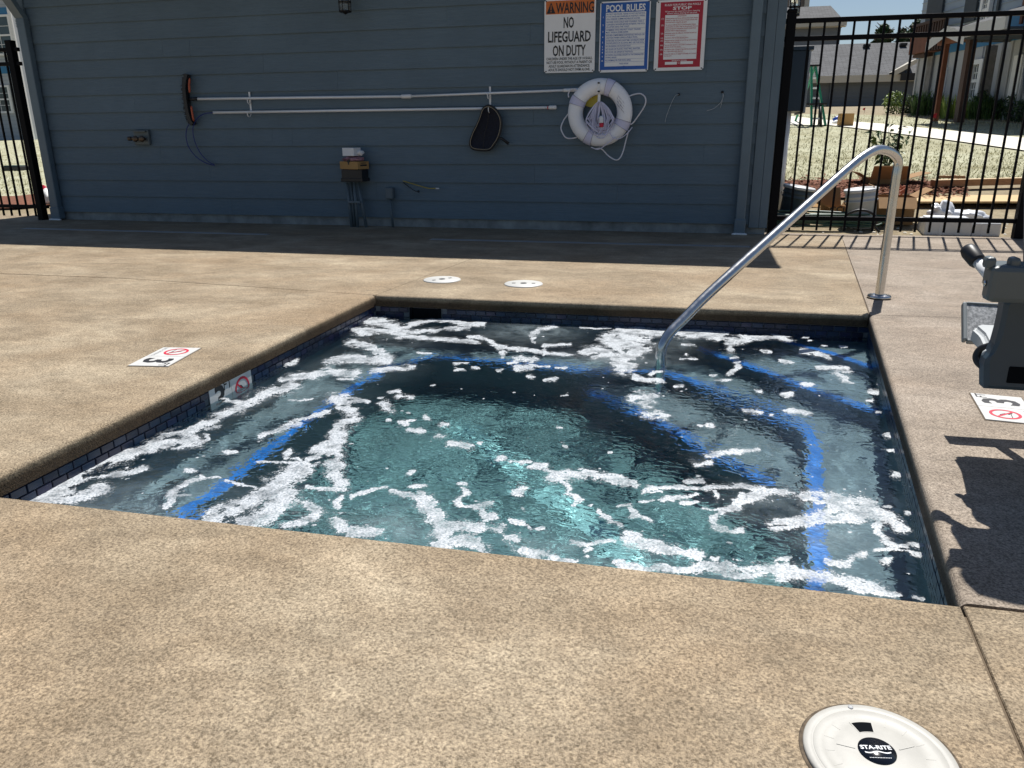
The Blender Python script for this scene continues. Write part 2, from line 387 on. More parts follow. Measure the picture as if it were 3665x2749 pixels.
# skimmer mouth in the back wall
a, t, nr, L = wall_frame(2); yb = a.y + (SKX0-a.x)*t.y/t.x
sk = MB(); y1_ = 4.152
sk.box((SKX0, y1_-.016, -.16), (SKX0+.018, y1_, -.067)); sk.box((SKX1-.018, y1_-.016, -.16), (SKX1, y1_, -.067)); sk.box((SKX0+.019, y1_-.006, -.16), (SKX1-.019, y1_, -.069))
sk.build('skimmer_mouth', M_HOLE, pool)
M_AQUA = pm('pale_aqua_streak', (.33, .68, .70), .5, var=.05)
# pale diagonal streak on the floor, built as two guessed drain covers
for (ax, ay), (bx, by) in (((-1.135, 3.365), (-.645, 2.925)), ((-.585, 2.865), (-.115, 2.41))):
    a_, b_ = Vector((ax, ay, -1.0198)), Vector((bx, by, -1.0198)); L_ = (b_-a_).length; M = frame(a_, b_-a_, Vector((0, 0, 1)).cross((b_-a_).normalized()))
    dr_ = MB().box((0, -.052, 0), (L_, -.038, .016), M).box((0, .038, 0), (L_, .052, .016), M).box((0, -.0379, 0), (.012, .0379, .016), M).box((L_-.012, -.0379, 0), (L_, .0379, .016), M).build('streak_cover', M_AQUA, pool)
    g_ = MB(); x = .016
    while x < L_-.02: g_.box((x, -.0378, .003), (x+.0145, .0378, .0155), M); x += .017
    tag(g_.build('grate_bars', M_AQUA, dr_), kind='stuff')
# ---- water with real waves
NW = 520
rw = np.random.default_rng(5)
WV = []
for i in range(60):
    lam = math.exp(rw.uniform(math.log(.065), math.log(.62))); th = rw.normal(.9, 1.1); WV.append((2*PI/lam*math.cos(th), 2*PI/lam*math.sin(th), rw.uniform(0, 6.28), lam, rw.uniform(.3, 1)))
JETS = [(-1.75, 3.0, .9), (-1.72, 2.0, 1.), (-1.5, 4.0, .9), (-.75, 4.02, .9), (-.2, 3.95, 1.0), (.45, 1.75, 1.2), (.5, 2.9, .8), (-.9, 1.6, 1.0), (-.1, 1.62, .9), (-1.5, 1.65, 1.)]
def vnoise(X, Y, s, seed):
    r = np.random.default_rng(seed); T = r.random((64, 64)); x = X*s; y = Y*s; xi = np.floor(x).astype(int); yi = np.floor(y).astype(int); fx = x-xi; fy = y-yi
    fx = fx*fx*(3-2*fx); fy = fy*fy*(3-2*fy); g = lambda i, j: T[i % 64, j % 64]
    return (g(xi, yi)*(1-fx)+g(xi+1, yi)*fx)*(1-fy)+(g(xi, yi+1)*(1-fx)+g(xi+1, yi+1)*fx)*fy
def fnoise(X, Y, s, seed, oct=4):
    t = 0; a = 1; n = 0
    for o in range(oct): t = t+a*vnoise(X+o*3.1, Y-o*1.7, s*2**o, seed+o); n += a; a *= .55
    return t/n
def wave(X, Y):
    wx = X + .10*(fnoise(X, Y, 2.2, 11, 3)-.5); wy = Y + .10*(fnoise(X, Y, 2.2, 23, 3)-.5)
    amp = .55 + .9*fnoise(X, Y, 1.4, 31, 2)**1.5
    for jx, jy, p in JETS: amp = amp + .55*p*np.exp(-((X-jx)**2+(Y-jy)**2)/.10)
    Z = np.zeros_like(X)
    for kx, ky, ph, lam, q in WV: Z += .0021*q*lam**.82*np.sin(kx*wx+ky*wy+ph)
    Z = Z*amp*.36
    Z += .0014*(fnoise(wx, wy, 7, 41, 3)-.5)*amp + .003*(fnoise(wx, wy, 4, 61, 3)-.5)*amp
    return Z
U, Vv = np.meshgrid(np.linspace(0, 1, NW), np.linspace(0, 1, NW))
yl = I0[0][1]+(I0[3][1]-I0[0][1])*Vv; yr = I0[1][1]+(I0[2][1]-I0[1][1])*Vv
Yg = yl+(yr-yl)*U; xr = I0[1][0]+(I0[2][0]-I0[1][0])*Vv; Xg = I0[0][0]+(xr-I0[0][0])*U
Zg = WZ + wave(Xg, Yg)
def grid_faces(n, m):
    I = np.arange(n*m).reshape(n, m); return np.stack([I[:-1, :-1], I[:-1, 1:], I[1:, 1:], I[1:, :-1]], -1).reshape(-1, 4)
def np_mesh(name, V, F, mat, smooth=True):
    me = bpy.data.meshes.new(name); me.vertices.add(len(V)); me.vertices.foreach_set('co', np.asarray(V, np.float32).ravel())
    k = F.shape[1]; me.loops.add(F.size); me.loops.foreach_set('vertex_index', F.astype(np.int32).ravel()); me.polygons.add(len(F))
    me.polygons.foreach_set('loop_start', np.arange(0, F.size, k, dtype=np.int32)); me.polygons.foreach_set('use_smooth', np.full(len(F), smooth))
    me.update(calc_edges=True); me.validate(); me.materials.append(mat); o = bpy.data.objects.new(name, me); COL.objects.link(o); return o
mw, nt, b = nodes_of('spa_water')
b.inputs['Base Color'].default_value = (.84, .985, 1.0, 1); b.inputs['Transmission Weight'].default_value = 1; b.inputs['IOR'].default_value = 1.33; b.inputs['Roughness'].default_value = .0
tcw = add(nt, 'ShaderNodeTexCoord'); mpw = add(nt, 'ShaderNodeMapping'); mpw.inputs['Scale'].default_value = (1, 1.5, 1); mpw.inputs['Rotation'].default_value = (0, 0, .5); nt.links.new(tcw.outputs['Object'], mpw.inputs[0])
rp1 = noise(nt, mpw.outputs[0], 15, 1.5, .5, 1.6); rp2 = noise(nt, mpw.outputs[0], 34, 1, .5, .8); rpm = noise(nt, tcw.outputs['Object'], 1.6, 2)
dst = add(nt, 'ShaderNodeVectorMath', operation='DISTANCE'); nt.links.new(tcw.outputs['Object'], dst.inputs[0]); dst.inputs[1].default_value = (.20, 2.95, WZ)
chop = math_(nt, 'MULTIPLY', ramp(nt, dst.outputs['Value'], [(.08, (1,)*3), (.36, (0,)*3)]).outputs[0], math_(nt, 'MULTIPLY', noise(nt, mpw.outputs[0], 22, 2, .5, .8).outputs[0], 2.6))
bump(nt, b, math_(nt, 'ADD', chop, math_(nt, 'MULTIPLY', math_(nt, 'ADD', rp1.outputs[0], math_(nt, 'MULTIPLY', rp2.outputs[0], .33)), ramp(nt, rpm.outputs[0], [(.35, (.45,)*3), (.65, (1,)*3)]).outputs[0])), .34, .014)
water = np_mesh('water', np.stack([Xg, Yg, Zg], -1).reshape(-1, 3), grid_faces(NW, NW), mw); tag(water, 'churning teal spa water', kind='structure')
water.cycles.is_caustics_caster = True
for o in pool.children_recursive: o.cycles.is_caustics_receiver = True
# ---- foam: measured in enlargements of the photo, laid on the water plane
FOAM = {
1: (0, 900, .633, [
 (30, [(130,1390),(200,1340),(300,1290),(420,1240),(520,1200),(620,1170),(720,1150),(800,1125),(900,1095),(1090,1080)]), (30, [(180,1400),(300,1400),(400,1400),(500,1370),(590,1345)]), (46, [(170,1385),(260,1360),(350,1330),(440,1280)]), (30, [(300,1385),(430,1345)]),
 (13, [(450,1290),(560,1270),(680,1255),(800,1235)]), (20, [(930,1045),(1050,1030),(1110,1000),(1190,970),(1250,930),(1330,890),(1420,840),(1500,800),(1580,780),(1660,760)]),
 (8, [(1160,1010),(1230,1000)]), (6, [(1160,1040),(1160,1070),(1120,1085)]), (17, [(1620,725),(1700,715),(1800,700),(1850,680),(1950,695),(2030,690)]),
 (17, [(1850,625),(1950,605),(2060,610),(2200,620)]), (18, [(1990,515),(2060,530),(2130,570),(2200,600)]), (10, [(1270,850),(1340,860)]), (4, [(1190,843),(1260,838)]),
 (13, [(1480,1055),(1560,1025),(1650,985),(1760,935),(1860,905)]),
 (24, [(2000,960),(1920,985),(1880,1050),(1840,1110),(1790,1170),(1720,1220)]), (36, [(1720,1220),(1640,1270),(1560,1330),(1480,1390),(1380,1430),(1280,1480),(1180,1515)]),
 (32, [(1900,1130),(1910,1200),(1890,1260),(1930,1300)]), (40, [(1630,1380),(1560,1440),(1480,1500),(1400,1540)]), (12, [(1740,1340),(1850,1340),(1920,1320)]), (12, [(1650,1130),(1620,1170),(1690,1175)]),
 (7, [(1460,1185),(1560,1200),(1700,1195)]), (11, [(905,1460),(940,1420),(990,1360),(1060,1320),(1150,1285)]), (4, [(990,1390),(1100,1380)]), (5, [(1260,1310),(1340,1330),(1430,1345)]),
 (18, [(1620,1560),(1700,1530),(1760,1500),(1790,1450),(1740,1420)]), (6, [(1900,1460),(2000,1465)]), (26, [(1890,1490),(1920,1540),(2000,1590),(2090,1580)]), (9, [(1990,1375),(2090,1350),(2190,1325)]), (12, [(1890,1420),(1920,1380)]),
 (11, [(1260,1135),(1310,1130)]), (13, [(1050,1245),(1095,1245)]), (13, [(1610,635),(1655,625)]), (22, [(1890,835),(1960,830),(1980,900)]), (6, [(1990,850),(2090,850)]), (5, [(1620,840),(1760,840)]), (5, [(870,1075),(960,1125)]), (6, [(1130,1300),(1240,1290)])]),
2: (1200, 1000, .663, [
 (24, [(170,225),(250,230),(300,250),(350,290)]), (12, [(100,270),(200,275),(300,290)]), (13, [(120,290),(170,290)]), (11, [(350,265),(420,240),(500,225),(600,225),(700,245),(790,245)]), (8, [(300,295),(400,290),(520,280),(600,270),(720,265)]),
 (9, [(350,310),(500,320),(600,325),(700,335),(770,340)]), (8, [(720,310),(800,320),(860,360),(950,375),(1050,385),(1130,395),(1200,410),(1300,410),(1380,400)]),
 (16, [(80,345),(150,350),(200,375),(220,420),(300,440)]), (11, [(0,430),(100,435),(200,435)]), (9, [(880,360),(900,400),(910,425)]), (18, [(1340,390),(1400,385),(1470,405),(1400,420)]),
 (22, [(1450,330),(1550,290),(1650,285),(1750,290),(1850,290),(1960,300)]), (30, [(1480,340),(1600,340),(1650,370),(1600,400),(1540,430),(1560,480)]), (14, [(1480,420),(1530,480),(1580,505)]),
 (10, [(1060,300),(1100,270),(1180,258)]), (6, [(1070,320),(1080,345)]), (8, [(1140,360),(1250,355)]), (6, [(1140,380),(1130,405)]), (4, [(1320,262),(1490,268)]), (10, [(210,495),(300,485),(380,480),(430,470)]), (10, [(0,510),(120,510)]), (4, [(0,540),(110,540)]),
 (5, [(450,400),(530,405)]), (14, [(980,435),(1070,430)]), (5, [(930,455),(990,450)]), (14, [(980,480),(1050,475)]), (5, [(1190,475),(1250,480)]), (4, [(1060,465),(1160,468)]), (5, [(650,460),(720,458)]), (7, [(650,493),(690,492)]), (6, [(745,485),(775,485)]), (5, [(870,497),(890,497)]),
 (8, [(1045,520),(1068,520)]), (9, [(1140,543),(1185,540)]), (5, [(525,575),(538,575)]), (5, [(1222,632),(1250,632)]), (8, [(0,635),(60,640),(180,660)]), (20, [(20,655),(40,690),(90,715)]),
 (10, [(300,610),(345,608)]), (12, [(335,640),(410,640)]), (18, [(265,685),(280,695)]), (12, [(490,748),(510,752)]), (11, [(575,783),(610,783)]), (13, [(350,783),(380,783)]), (10, [(410,825),(460,825)]), (12, [(540,845),(585,843)]), (13, [(630,890),(680,895),(720,910)]),
 (12, [(880,960),(920,960)]), (10, [(960,985),(1040,990)]), (6, [(405,763),(425,763)]), (6, [(275,765),(290,765)]), (7, [(380,718),(392,718)]), (5, [(240,648),(262,648)]), (8, [(415,1035),(435,1035)]), (6, [(780,890),(795,890)]), (8, [(1210,812),(1222,812)]), (7, [(1222,912),(1240,912)]), (5, [(1478,940),(1486,940)]),
 (13, [(0,790),(50,770),(100,765)]), (26, [(10,830),(10,950),(15,1050),(20,1090)]), (8, [(90,1160),(170,1145),(280,1112)]), (10, [(430,1115),(480,1105)]), (14, [(310,1140),(400,1170),(470,1180),(500,1195)]), (10, [(455,1150),(470,1152)]),
 (30, [(500,1200),(540,1260),(580,1310),(570,1370),(560,1420)]), (22, [(520,1420),(600,1430)]), (30, [(650,1410),(710,1410),(780,1440)]), (8, [(680,1100),(710,1100)]), (12, [(700,1140),(670,1190),(690,1215)]), (6, [(690,1220),(780,1230)]), (12, [(770,1230),(860,1205)]), (14, [(790,1240),(820,1290),(860,1290)]),
 (20, [(620,1320),(700,1330),(800,1340),(870,1355),(900,1390),(950,1420)]), (24, [(1010,1450),(1100,1490),(1250,1515)]), (18, [(980,1140),(1020,1115),(1000,1150)]), (10, [(1070,1005),(1130,1010)]), (8, [(1100,1020),(1180,1045),(1210,1055)]),
 (22, [(1180,1075),(1300,1060),(1400,1060),(1500,1085)]), (18, [(1500,1090),(1600,1112)]), (14, [(1220,1090),(1260,1120),(1270,1160),(1320,1200)]), (5, [(1360,1225),(1380,1226)]), (10, [(960,1320),(1040,1340),(1060,1370)]), (8, [(1100,1360),(1140,1350)]), (12, [(1290,1410),(1360,1420),(1480,1425)]), (9, [(1340,1455),(1370,1450)]),
 (11, [(1430,1260),(1480,1300),(1530,1325)]), (16, [(1560,1370),(1620,1420)]), (22, [(1560,1430),(1700,1440),(1800,1460),(1930,1485)]), (25, [(0,1290),(40,1340),(100,1355),(180,1355)]), (6, [(0,1250),(100,1250)]), (9, [(1022,1245),(1035,1255)]), (7, [(1520,1220),(1590,1215)]), (12, [(1600,1240),(1620,1275)]), (7, [(1760,1360),(1830,1360)]),
 (14, [(1540,1560),(1700,1570),(1960,1590)]), (10, [(1700,1135),(1800,1125),(1960,1125)]), (4, [(1650,1160),(1760,1155)]), (8, [(1650,1200),(1800,1185),(1960,1165)])]),
3: (2200, 1100, .663, [
 (14, [(20,130),(100,130),(250,135),(400,140),(500,145),(600,150)]), (15, [(480,150),(560,160),(650,175),(700,180),(620,200)]), (10, [(620,200),(620,240)]), (9, [(680,155),(760,165),(850,160),(950,180)]), (5, [(370,205),(440,210)]),
 (20, [(40,160),(150,170),(185,180)]), (20, [(10,220),(60,260),(45,340)]), (10, [(100,370),(160,395),(250,400)]), (10, [(210,360),(250,335)]), (5, [(360,282),(440,278)]), (6, [(380,255),(384,262)]),
 (24, [(105,495),(150,490),(195,500),(170,520)]), (18, [(165,580),(220,585),(250,590)]), (10, [(1000,235),(1100,250),(1170,275)]), (9, [(640,275),(660,320),(620,360)]), (7, [(810,240),(830,240)]), (7, [(900,290),(960,300)]),
 (12, [(1120,330),(1180,330),(1245,335)]), (12, [(1200,350),(1240,380),(1250,400)]), (9, [(1240,352),(1270,350)]), (10, [(1360,460),(1400,462)]), (7, [(1370,505),(1395,505)]), (5, [(1405,422),(1415,422)]), (6, [(1428,573),(1442,573)]), (10, [(1478,690),(1490,700)]), (9, [(1480,778),(1520,778)]), (12, [(1505,910),(1535,914)]),
 (8, [(1455,1075),(1490,1075)]), (9, [(1585,1110),(1615,1110)]), (9, [(910,475),(960,470)]), (13, [(945,560),(1000,570),(1025,580)]), (9, [(690,555),(800,570)]), (8, [(765,455),(785,455)]), (6, [(840,583),(860,583)]), (11, [(505,643),(535,643)]), (6, [(450,645),(470,645)]), (6, [(560,395),(630,395)]), (10, [(995,428),(1045,420)]), (8, [(340,435),(370,435)]), (5, [(515,368),(545,368)]),
 (5, [(1005,160),(1025,160)]), (5, [(1040,178),(1050,178)]), (5, [(1110,208),(1130,210)]), (5, [(1215,212),(1240,212)]), (13, [(510,810),(600,785),(700,775),(745,770)]), (13, [(440,850),(515,850)]), (13, [(405,940),(455,940)]), (6, [(443,912),(456,912)]), (18, [(0,950),(105,965)]),
 (9, [(140,1005),(250,980),(350,970),(500,980)]), (14, [(500,980),(650,985),(800,990),(900,1005),(1000,1020)]), (24, [(1000,1020),(1100,1030),(1200,1040),(1300,1050),(1400,1090),(1480,1130),(1545,1190)]), (38, [(1160,1080),(1250,1090),(1350,1100),(1420,1130)]), (22, [(880,1170),(1000,1165),(1100,1140),(1180,1130),(1300,1140)]), (14, [(870,1210),(950,1200),(1000,1180)]),
 (13, [(700,1020),(680,1080),(620,1110),(550,1150),(550,1190),(620,1210),(700,1210)]), (18, [(800,1020),(720,1060),(700,1090)]), (8, [(480,1090),(560,1100),(640,1095)]), (10, [(550,1020),(570,1040)]), (6, [(370,1050),(470,1060)]), (10, [(90,1100),(110,1130),(190,1150)]), (8, [(270,1030),(350,1020)]),
 (15, [(1380,1160),(1400,1220),(1440,1270),(1500,1300),(1560,1310)]), (12, [(1450,1150),(1520,1200)]), (12, [(1570,1290),(1640,1300),(1700,1305)]), (8, [(1400,1315),(1500,1320),(1660,1345)]), (14, [(1180,1370),(1250,1370),(1290,1335),(1350,1330)]), (12, [(1455,1375),(1490,1375)]),
 (16, [(50,1220),(100,1250),(140,1290)]), (23, [(50,1270),(200,1300),(330,1315),(425,1335)]), (7, [(250,1210),(320,1212)]), (6, [(592,1260),(612,1260)]), (11, [(515,1360),(545,1360)]), (5, [(640,1360),(670,1360)]), (10, [(0,1395),(200,1410),(330,1420),(450,1410)]),
 (29, [(450,1410),(600,1410),(750,1420),(880,1440),(1000,1450),(1150,1470)]), (15, [(600,1440),(800,1460)]), (14, [(880,1370),(930,1375)]), (24, [(1150,1470),(1250,1480),(1350,1510),(1400,1530)]), (12, [(1250,1520),(1400,1550),(1500,1565)]), (6, [(1600,1580),(1650,1585)])])}
HOLES = [(0, 900, .633, 16, [(500,1275),(600,1245)]), (0, 900, .633, 18, [(480,1325),(560,1300)]), (0, 900, .633, 11, [(1780,1190),(1900,1160)]), (2200, 1100, .663, 26, [(760,1095),(850,1060),(1050,1080)]), (2200, 1100, .663, 24, [(1200,1180),(1330,1170)]), (2200, 1100, .663, 9, [(600,1170),(700,1160)]), (2200, 1100, .663, 14, [(210,185),(330,175)])]
RES = .0045
fxs = np.arange(I0[0][0], .87, RES); fys = np.arange(1.42, 4.2, RES); FX, FY = np.meshgrid(fxs, fys)
# warp so that borders are ragged, then project to the enlargement's pixel scale
wxn = FX + .045*(fnoise(FX, FY, 7, 71, 3)-.5) + .030*(fnoise(FX, FY, 26, 75, 4)-.5); wyn = FY + .050*(fnoise(FX, FY, 7, 81, 3)-.5) + .034*(fnoise(FX, FY, 26, 85, 4)-.5)
def to_px(X, Y, Z):
    z = X*FWD.x+Y*FWD.y+(Z-EYE)*FWD.z; return (W_/2+CAM_F*W_*(X*RGT.x+Y*RGT.y+(Z-EYE)*RGT.z)/z, H_/2-CAM_F*W_*(X*UP.x+Y*UP.y+(Z-EYE)*UP.z)/z)
QX, QY = to_px(wxn, wyn, WZ)
DEN = np.full(FX.shape, -2., np.float32)
def brush(ox, oy, k, r, pts, out, hole=False):
    P = [(ox+x*k, oy+y*k) for x, y in pts]; R = r*k
    for (ax, ay), (bx, by) in zip(P, P[1:] if len(P) > 1 else P):
        msk = (QX > min(ax, bx)-2*R) & (QX < max(ax, bx)+2*R) & (QY > min(ay, by)-2*R) & (QY < max(ay, by)+2*R)
        if not msk.any(): continue
        x = QX[msk]; y = QY[msk]; dx, dy = bx-ax, by-ay; L = dx*dx+dy*dy+1e-9; t = np.clip(((x-ax)*dx+(y-ay)*dy)/L, 0, 1)
        # circles on the water look flat in the photo: the stroke is wider than tall
        dd = np.hypot((x-ax-dx*t)*.72, y-ay-dy*t); val = 1-dd/R
        if hole: out[msk] = np.minimum(out[msk], np.where(dd < R*1.1, -.1+dd/R-1+.3, 9))
        else: out[msk] = np.maximum(out[msk], val)
for ox, oy, k, strokes in FOAM.values():
    for r, pts in strokes: brush(ox, oy, k, r*1.45, pts, DEN)
for ox, oy, k, r, pts in HOLES: brush(ox, oy, k, r, pts, DEN, True)
# scattered flecks and lace
rf = np.random.default_rng(9)
lace = fnoise(FX, FY, 55, 91, 3)
fleck = np.full(FX.shape, -2., np.float32)
for i in range(560):
    cx, cy = rf.uniform(-1.85, .8), rf.uniform(1.5, 4.12); near = DEN[min(len(fys)-1, int((cy-1.42)/RES)), min(len(fxs)-1, int((cx-I0[0][0])/RES))]
    if near < -1.9 and rf.random() > .35: continue
    r = rf.choice((.004, .005, .007, .010), p=(.45, .3, .18, .07)); i0 = int((cx-I0[0][0])/RES); j0 = int((cy-1.42)/RES); w = 5
    sl = (slice(max(0, j0-w), j0+w), slice(max(0, i0-w), i0+w)); fleck[sl] = np.maximum(fleck[sl], 1-np.hypot((FX[sl]-cx), (FY[sl]-cy))/r)
DEN = np.maximum(DEN, np.where(fleck > 0, fleck*.8, -2)) + .8*(lace-.52) + .55*(fnoise(FX, FY, 13, 131, 3)-.50) - 2.6*np.maximum(0, fnoise(FX, FY, 24, 171, 2)-.60) + .7*(fnoise(FX, FY, 30, 151, 2)-.5)
xr_at = I0[1][0]+(I0[2][0]-I0[1][0])*(FY-I0[1][1])/(I0[2][1]-I0[1][1]); DEN[FX > xr_at-.006] = -2
n_, m_ = FX.shape; Q = grid_faces(n_, m_); keep = (DEN.ravel()[Q] > -.25).any(1); Q = Q[keep]; used, inv = np.unique(Q, return_inverse=True); Q = inv.reshape(Q.shape)
fxv, fyv, dv = FX.ravel()[used], FY.ravel()[used], DEN.ravel()[used]
bub = fnoise(fxv, fyv, 90, 101, 2)
fz = WZ + wave(fxv, fyv) + .0018 + .0022*np.clip(dv, 0, .6)*(.5+bub)
mf, nt, b = nodes_of('bubbly_white_foam')
tc = add(nt, 'ShaderNodeTexCoord'); at = add(nt, 'ShaderNodeAttribute', attribute_name='thickness')
vo = add(nt, 'ShaderNodeTexVoronoi'); vo.inputs['Scale'].default_value = 140; nt.links.new(tc.outputs['Object'], vo.inputs['Vector'])
vo2 = add(nt, 'ShaderNodeTexVoronoi'); vo2.inputs['Scale'].default_value = 380; nt.links.new(tc.outputs['Object'], vo2.inputs['Vector'])
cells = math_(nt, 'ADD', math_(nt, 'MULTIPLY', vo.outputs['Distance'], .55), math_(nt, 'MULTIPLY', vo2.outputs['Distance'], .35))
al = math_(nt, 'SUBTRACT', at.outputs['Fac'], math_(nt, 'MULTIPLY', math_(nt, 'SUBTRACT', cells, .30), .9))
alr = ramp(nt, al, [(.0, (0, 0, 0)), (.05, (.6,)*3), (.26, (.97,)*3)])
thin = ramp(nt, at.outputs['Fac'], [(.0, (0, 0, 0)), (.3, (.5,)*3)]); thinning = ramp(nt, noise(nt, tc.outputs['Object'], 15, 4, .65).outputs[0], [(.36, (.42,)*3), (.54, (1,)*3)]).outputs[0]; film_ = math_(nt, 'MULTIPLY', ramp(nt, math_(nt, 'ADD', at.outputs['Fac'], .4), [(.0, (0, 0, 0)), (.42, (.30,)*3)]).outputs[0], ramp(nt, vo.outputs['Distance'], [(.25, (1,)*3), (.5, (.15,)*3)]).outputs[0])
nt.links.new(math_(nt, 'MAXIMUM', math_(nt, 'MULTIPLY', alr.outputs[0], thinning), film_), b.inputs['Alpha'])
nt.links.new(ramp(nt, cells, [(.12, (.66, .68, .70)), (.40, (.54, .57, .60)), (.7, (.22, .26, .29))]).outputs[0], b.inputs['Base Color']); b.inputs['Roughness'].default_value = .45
b.inputs['Subsurface Weight'].default_value = 0.; bump(nt, b, math_(nt, 'SUBTRACT', 1., cells), .35, .003)
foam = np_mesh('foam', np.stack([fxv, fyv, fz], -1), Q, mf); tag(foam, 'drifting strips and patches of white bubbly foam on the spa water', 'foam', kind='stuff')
at_ = foam.data.attributes.new('thickness', 'FLOAT', 'POINT'); at_.data.foreach_set('value', dv.astype(np.float32))
# ---- clouds of fine bubbles rising over the jets
mc, nt, b = nodes_of('fine_bubbles'); at = add(nt, 'ShaderNodeAttribute', attribute_name='thickness'); tc = add(nt, 'ShaderNodeTexCoord')
nz = noise(nt, tc.outputs['Object'], 9, 6, .65, .8); a1 = math_(nt, 'MULTIPLY', at.outputs['Fac'], ramp(nt, nz.outputs[0], [(.35, (.1,)*3), (.7, (1.,)*3)]).outputs[0], True)
nt.links.new(a1, b.inputs['Alpha']); b.inputs['Base Color'].default_value = (.55, .68, .72, 1); b.inputs['Roughness'].default_value = .5
CL = [(1150, 715, 95, 26, .6), (1335, 775, 100, 22, .55), (1450, 745, 60, 18, .4), (860, 730, 70, 20, .45), (855, 1145, 110, 50, .5), (260, 1110, 150, 45, .45), (330, 1060, 200, 30, .25), (1700, 1095, 160, 36, .45), (1790, 1160, 110, 40, .4), (1190, 1180, 150, 30, .35), (1330, 1215, 120, 26, .4), (600, 1090, 120, 34, .35), (1420, 780, 60, 16, .4), (640, 860, 160, 30, .18), (1640, 1240, 160, 24, .3), (760, 800, 120, 22, .2)]
cm = []; xsC = np.arange(-1.85, .84, .0085); ysC = np.arange(1.46, 4.12, .0085); CX, CY = np.meshgrid(xsC, ysC); PXc, PYc = to_px(CX, CY, WZ); PXc = PXc/1.6569; PYc = PYc/1.6569
cd = np.zeros(CX.shape)
for x, y, rx, ry, s in CL: cd = np.maximum(cd, s*np.exp(-((PXc-x)/rx)**2-((PYc-y)/ry)**2))
cd[CX > I0[1][0]+(I0[2][0]-I0[1][0])*(CY-I0[1][1])/(I0[2][1]-I0[1][1])-.02] = 0
Qc = grid_faces(*CX.shape); Qc = Qc[(cd.ravel()[Qc] > .02).any(1)]; used, inv = np.unique(Qc, return_inverse=True)
bc = np_mesh('bubble_haze', np.stack([CX.ravel()[used], CY.ravel()[used], WZ+wave(CX.ravel()[used], CY.ravel()[used])+.0018], -1), inv.reshape(Qc.shape), mc); tag(bc, 'milky veil of fine air bubbles over the spa jets', 'bubbles', kind='stuff')
bc.data.attributes.new('thickness', 'FLOAT', 'POINT').data.foreach_set('value', (cd.ravel()[used]*.38).astype(np.float32))
# ================================================================== POOL HOUSE
def siding_mat(name, col, sx=(.7, 1, 14), var=.10):
    m, nt, b = nodes_of(name); tc = add(nt, 'ShaderNodeTexCoord'); oi = add(nt, 'ShaderNodeObjectInfo')
    ofs = add(nt, 'ShaderNodeVectorMath', operation='ADD'); nt.links.new(tc.outputs['Object'], ofs.inputs[0])
    cmb = add(nt, 'ShaderNodeCombineXYZ'); nt.links.new(math_(nt, 'MULTIPLY', oi.outputs['Random'], 37.), cmb.inputs[0]); nt.links.new(math_(nt, 'MULTIPLY', oi.outputs['Random'], 11.), cmb.inputs[2]); nt.links.new(cmb.outputs[0], ofs.inputs[1])
    mp = add(nt, 'ShaderNodeMapping'); mp.inputs['Scale'].default_value = sx; nt.links.new(ofs.outputs[0], mp.inputs[0])
    g = noise(nt, mp.outputs[0], 6, 6, .65, 1.6); d = noise(nt, tc.outputs['Object'], 1.1, 5, .6)
    c = ramp(nt, d.outputs[0], [(.3, [k*(1-var) for k in col]), (.7, [k*(1+var) for k in col])]).outputs[0]
    rv = math_(nt, 'ADD', math_(nt, 'MULTIPLY', oi.outputs['Random'], .04), .98)
    cc = add(nt, 'ShaderNodeCombineXYZ'); [nt.links.new(rv, cc.inputs[i]) for i in range(3)]
    c = mixc(nt, c, cc.outputs[0], 1., 'MULTIPLY')
    c = mixc(nt, c, ramp(nt, g.outputs[0], [(.35, (.86,)*3), (.65, (1.06,)*3)]).outputs[0], .8, 'MULTIPLY')
    nt.links.new(c, b.inputs['Base Color']); b.inputs['Roughness'].default_value = .55; b.inputs['Specular IOR Level'].default_value = .35
    bump(nt, b, g.outputs[0], .55, .004); return m
WALLC = (.114, .165, .206)
M_SID = siding_mat('slate_blue_siding', WALLC); M_TRIM = pm('slate_blue_trim', (.106, .154, .193), .5, var=.08, scale=4, bmp=.1)
M_FND = pm('stained_foundation_concrete', (.25, .265, .265), .9, var=.4, scale=5, bmp=.5)
M_SHG = pm('charcoal_shingles', (.09, .09, .095), .9, var=.4, scale=25, stretch=(3, 8, 8), bmp=.5)
M_SOF = pm('soffit_paint', (.10, .125, .14), .6, var=.06)
M_DSP = pm('painted_downspout', (.112, .161, .200), .38, var=.07, scale=5)
M_ALU = pm('brushed_aluminium', (.82, .84, .86), .42, .25, var=.03, scale=4)
WX0, WX1, WY, WZ0, EXPO = -7.33, .56, 7.575, .0913, .178
house = thing('pool_house', 'slate blue pool house with horizontal lap siding behind the spa', 'building', (-3.4, 9.8, 0))
MB().box((WX0+.02, WY+.035, 0), (WX1-.02, 11.9, 2.74)).build('wall', M_TRIM, house)
MB().box((WX0+.012, WY+.02, -.03), (WX1-.012, 11.92, .112)).build('foundation', M_FND, house)
rf_ = MB(); ex0, ex1, ey0, ey1, ez = WX0-.33, .86, WY-.42, 12.3, 2.80
rf_.raw([(ex0, ey0, ez), (ex1, ey0, ez), (ex1, ey1, ez), (ex0, ey1, ez), (ex0+2.4, 9.8, 4.1), (ex1-2.4, 9.8, 4.1), (ex0, ey0, ez-.03), (ex1, ey0, ez-.03), (ex1, ey1, ez-.03), (ex0, ey1, ez-.03)],
        [(0, 1, 5, 4), (1, 2, 5), (2, 3, 4, 5), (3, 0, 4), (0, 6, 7, 1), (1, 7, 8, 2), (2, 8, 9, 3), (3, 9, 6, 0), (9, 8, 7, 6)]).build('roof', M_SHG, house)
MB().box((ex0+.02, ey0+.02, ez-.16), (ex1-.02, ey1-.02, ez-.032)).build('soffit', M_SOF, house)
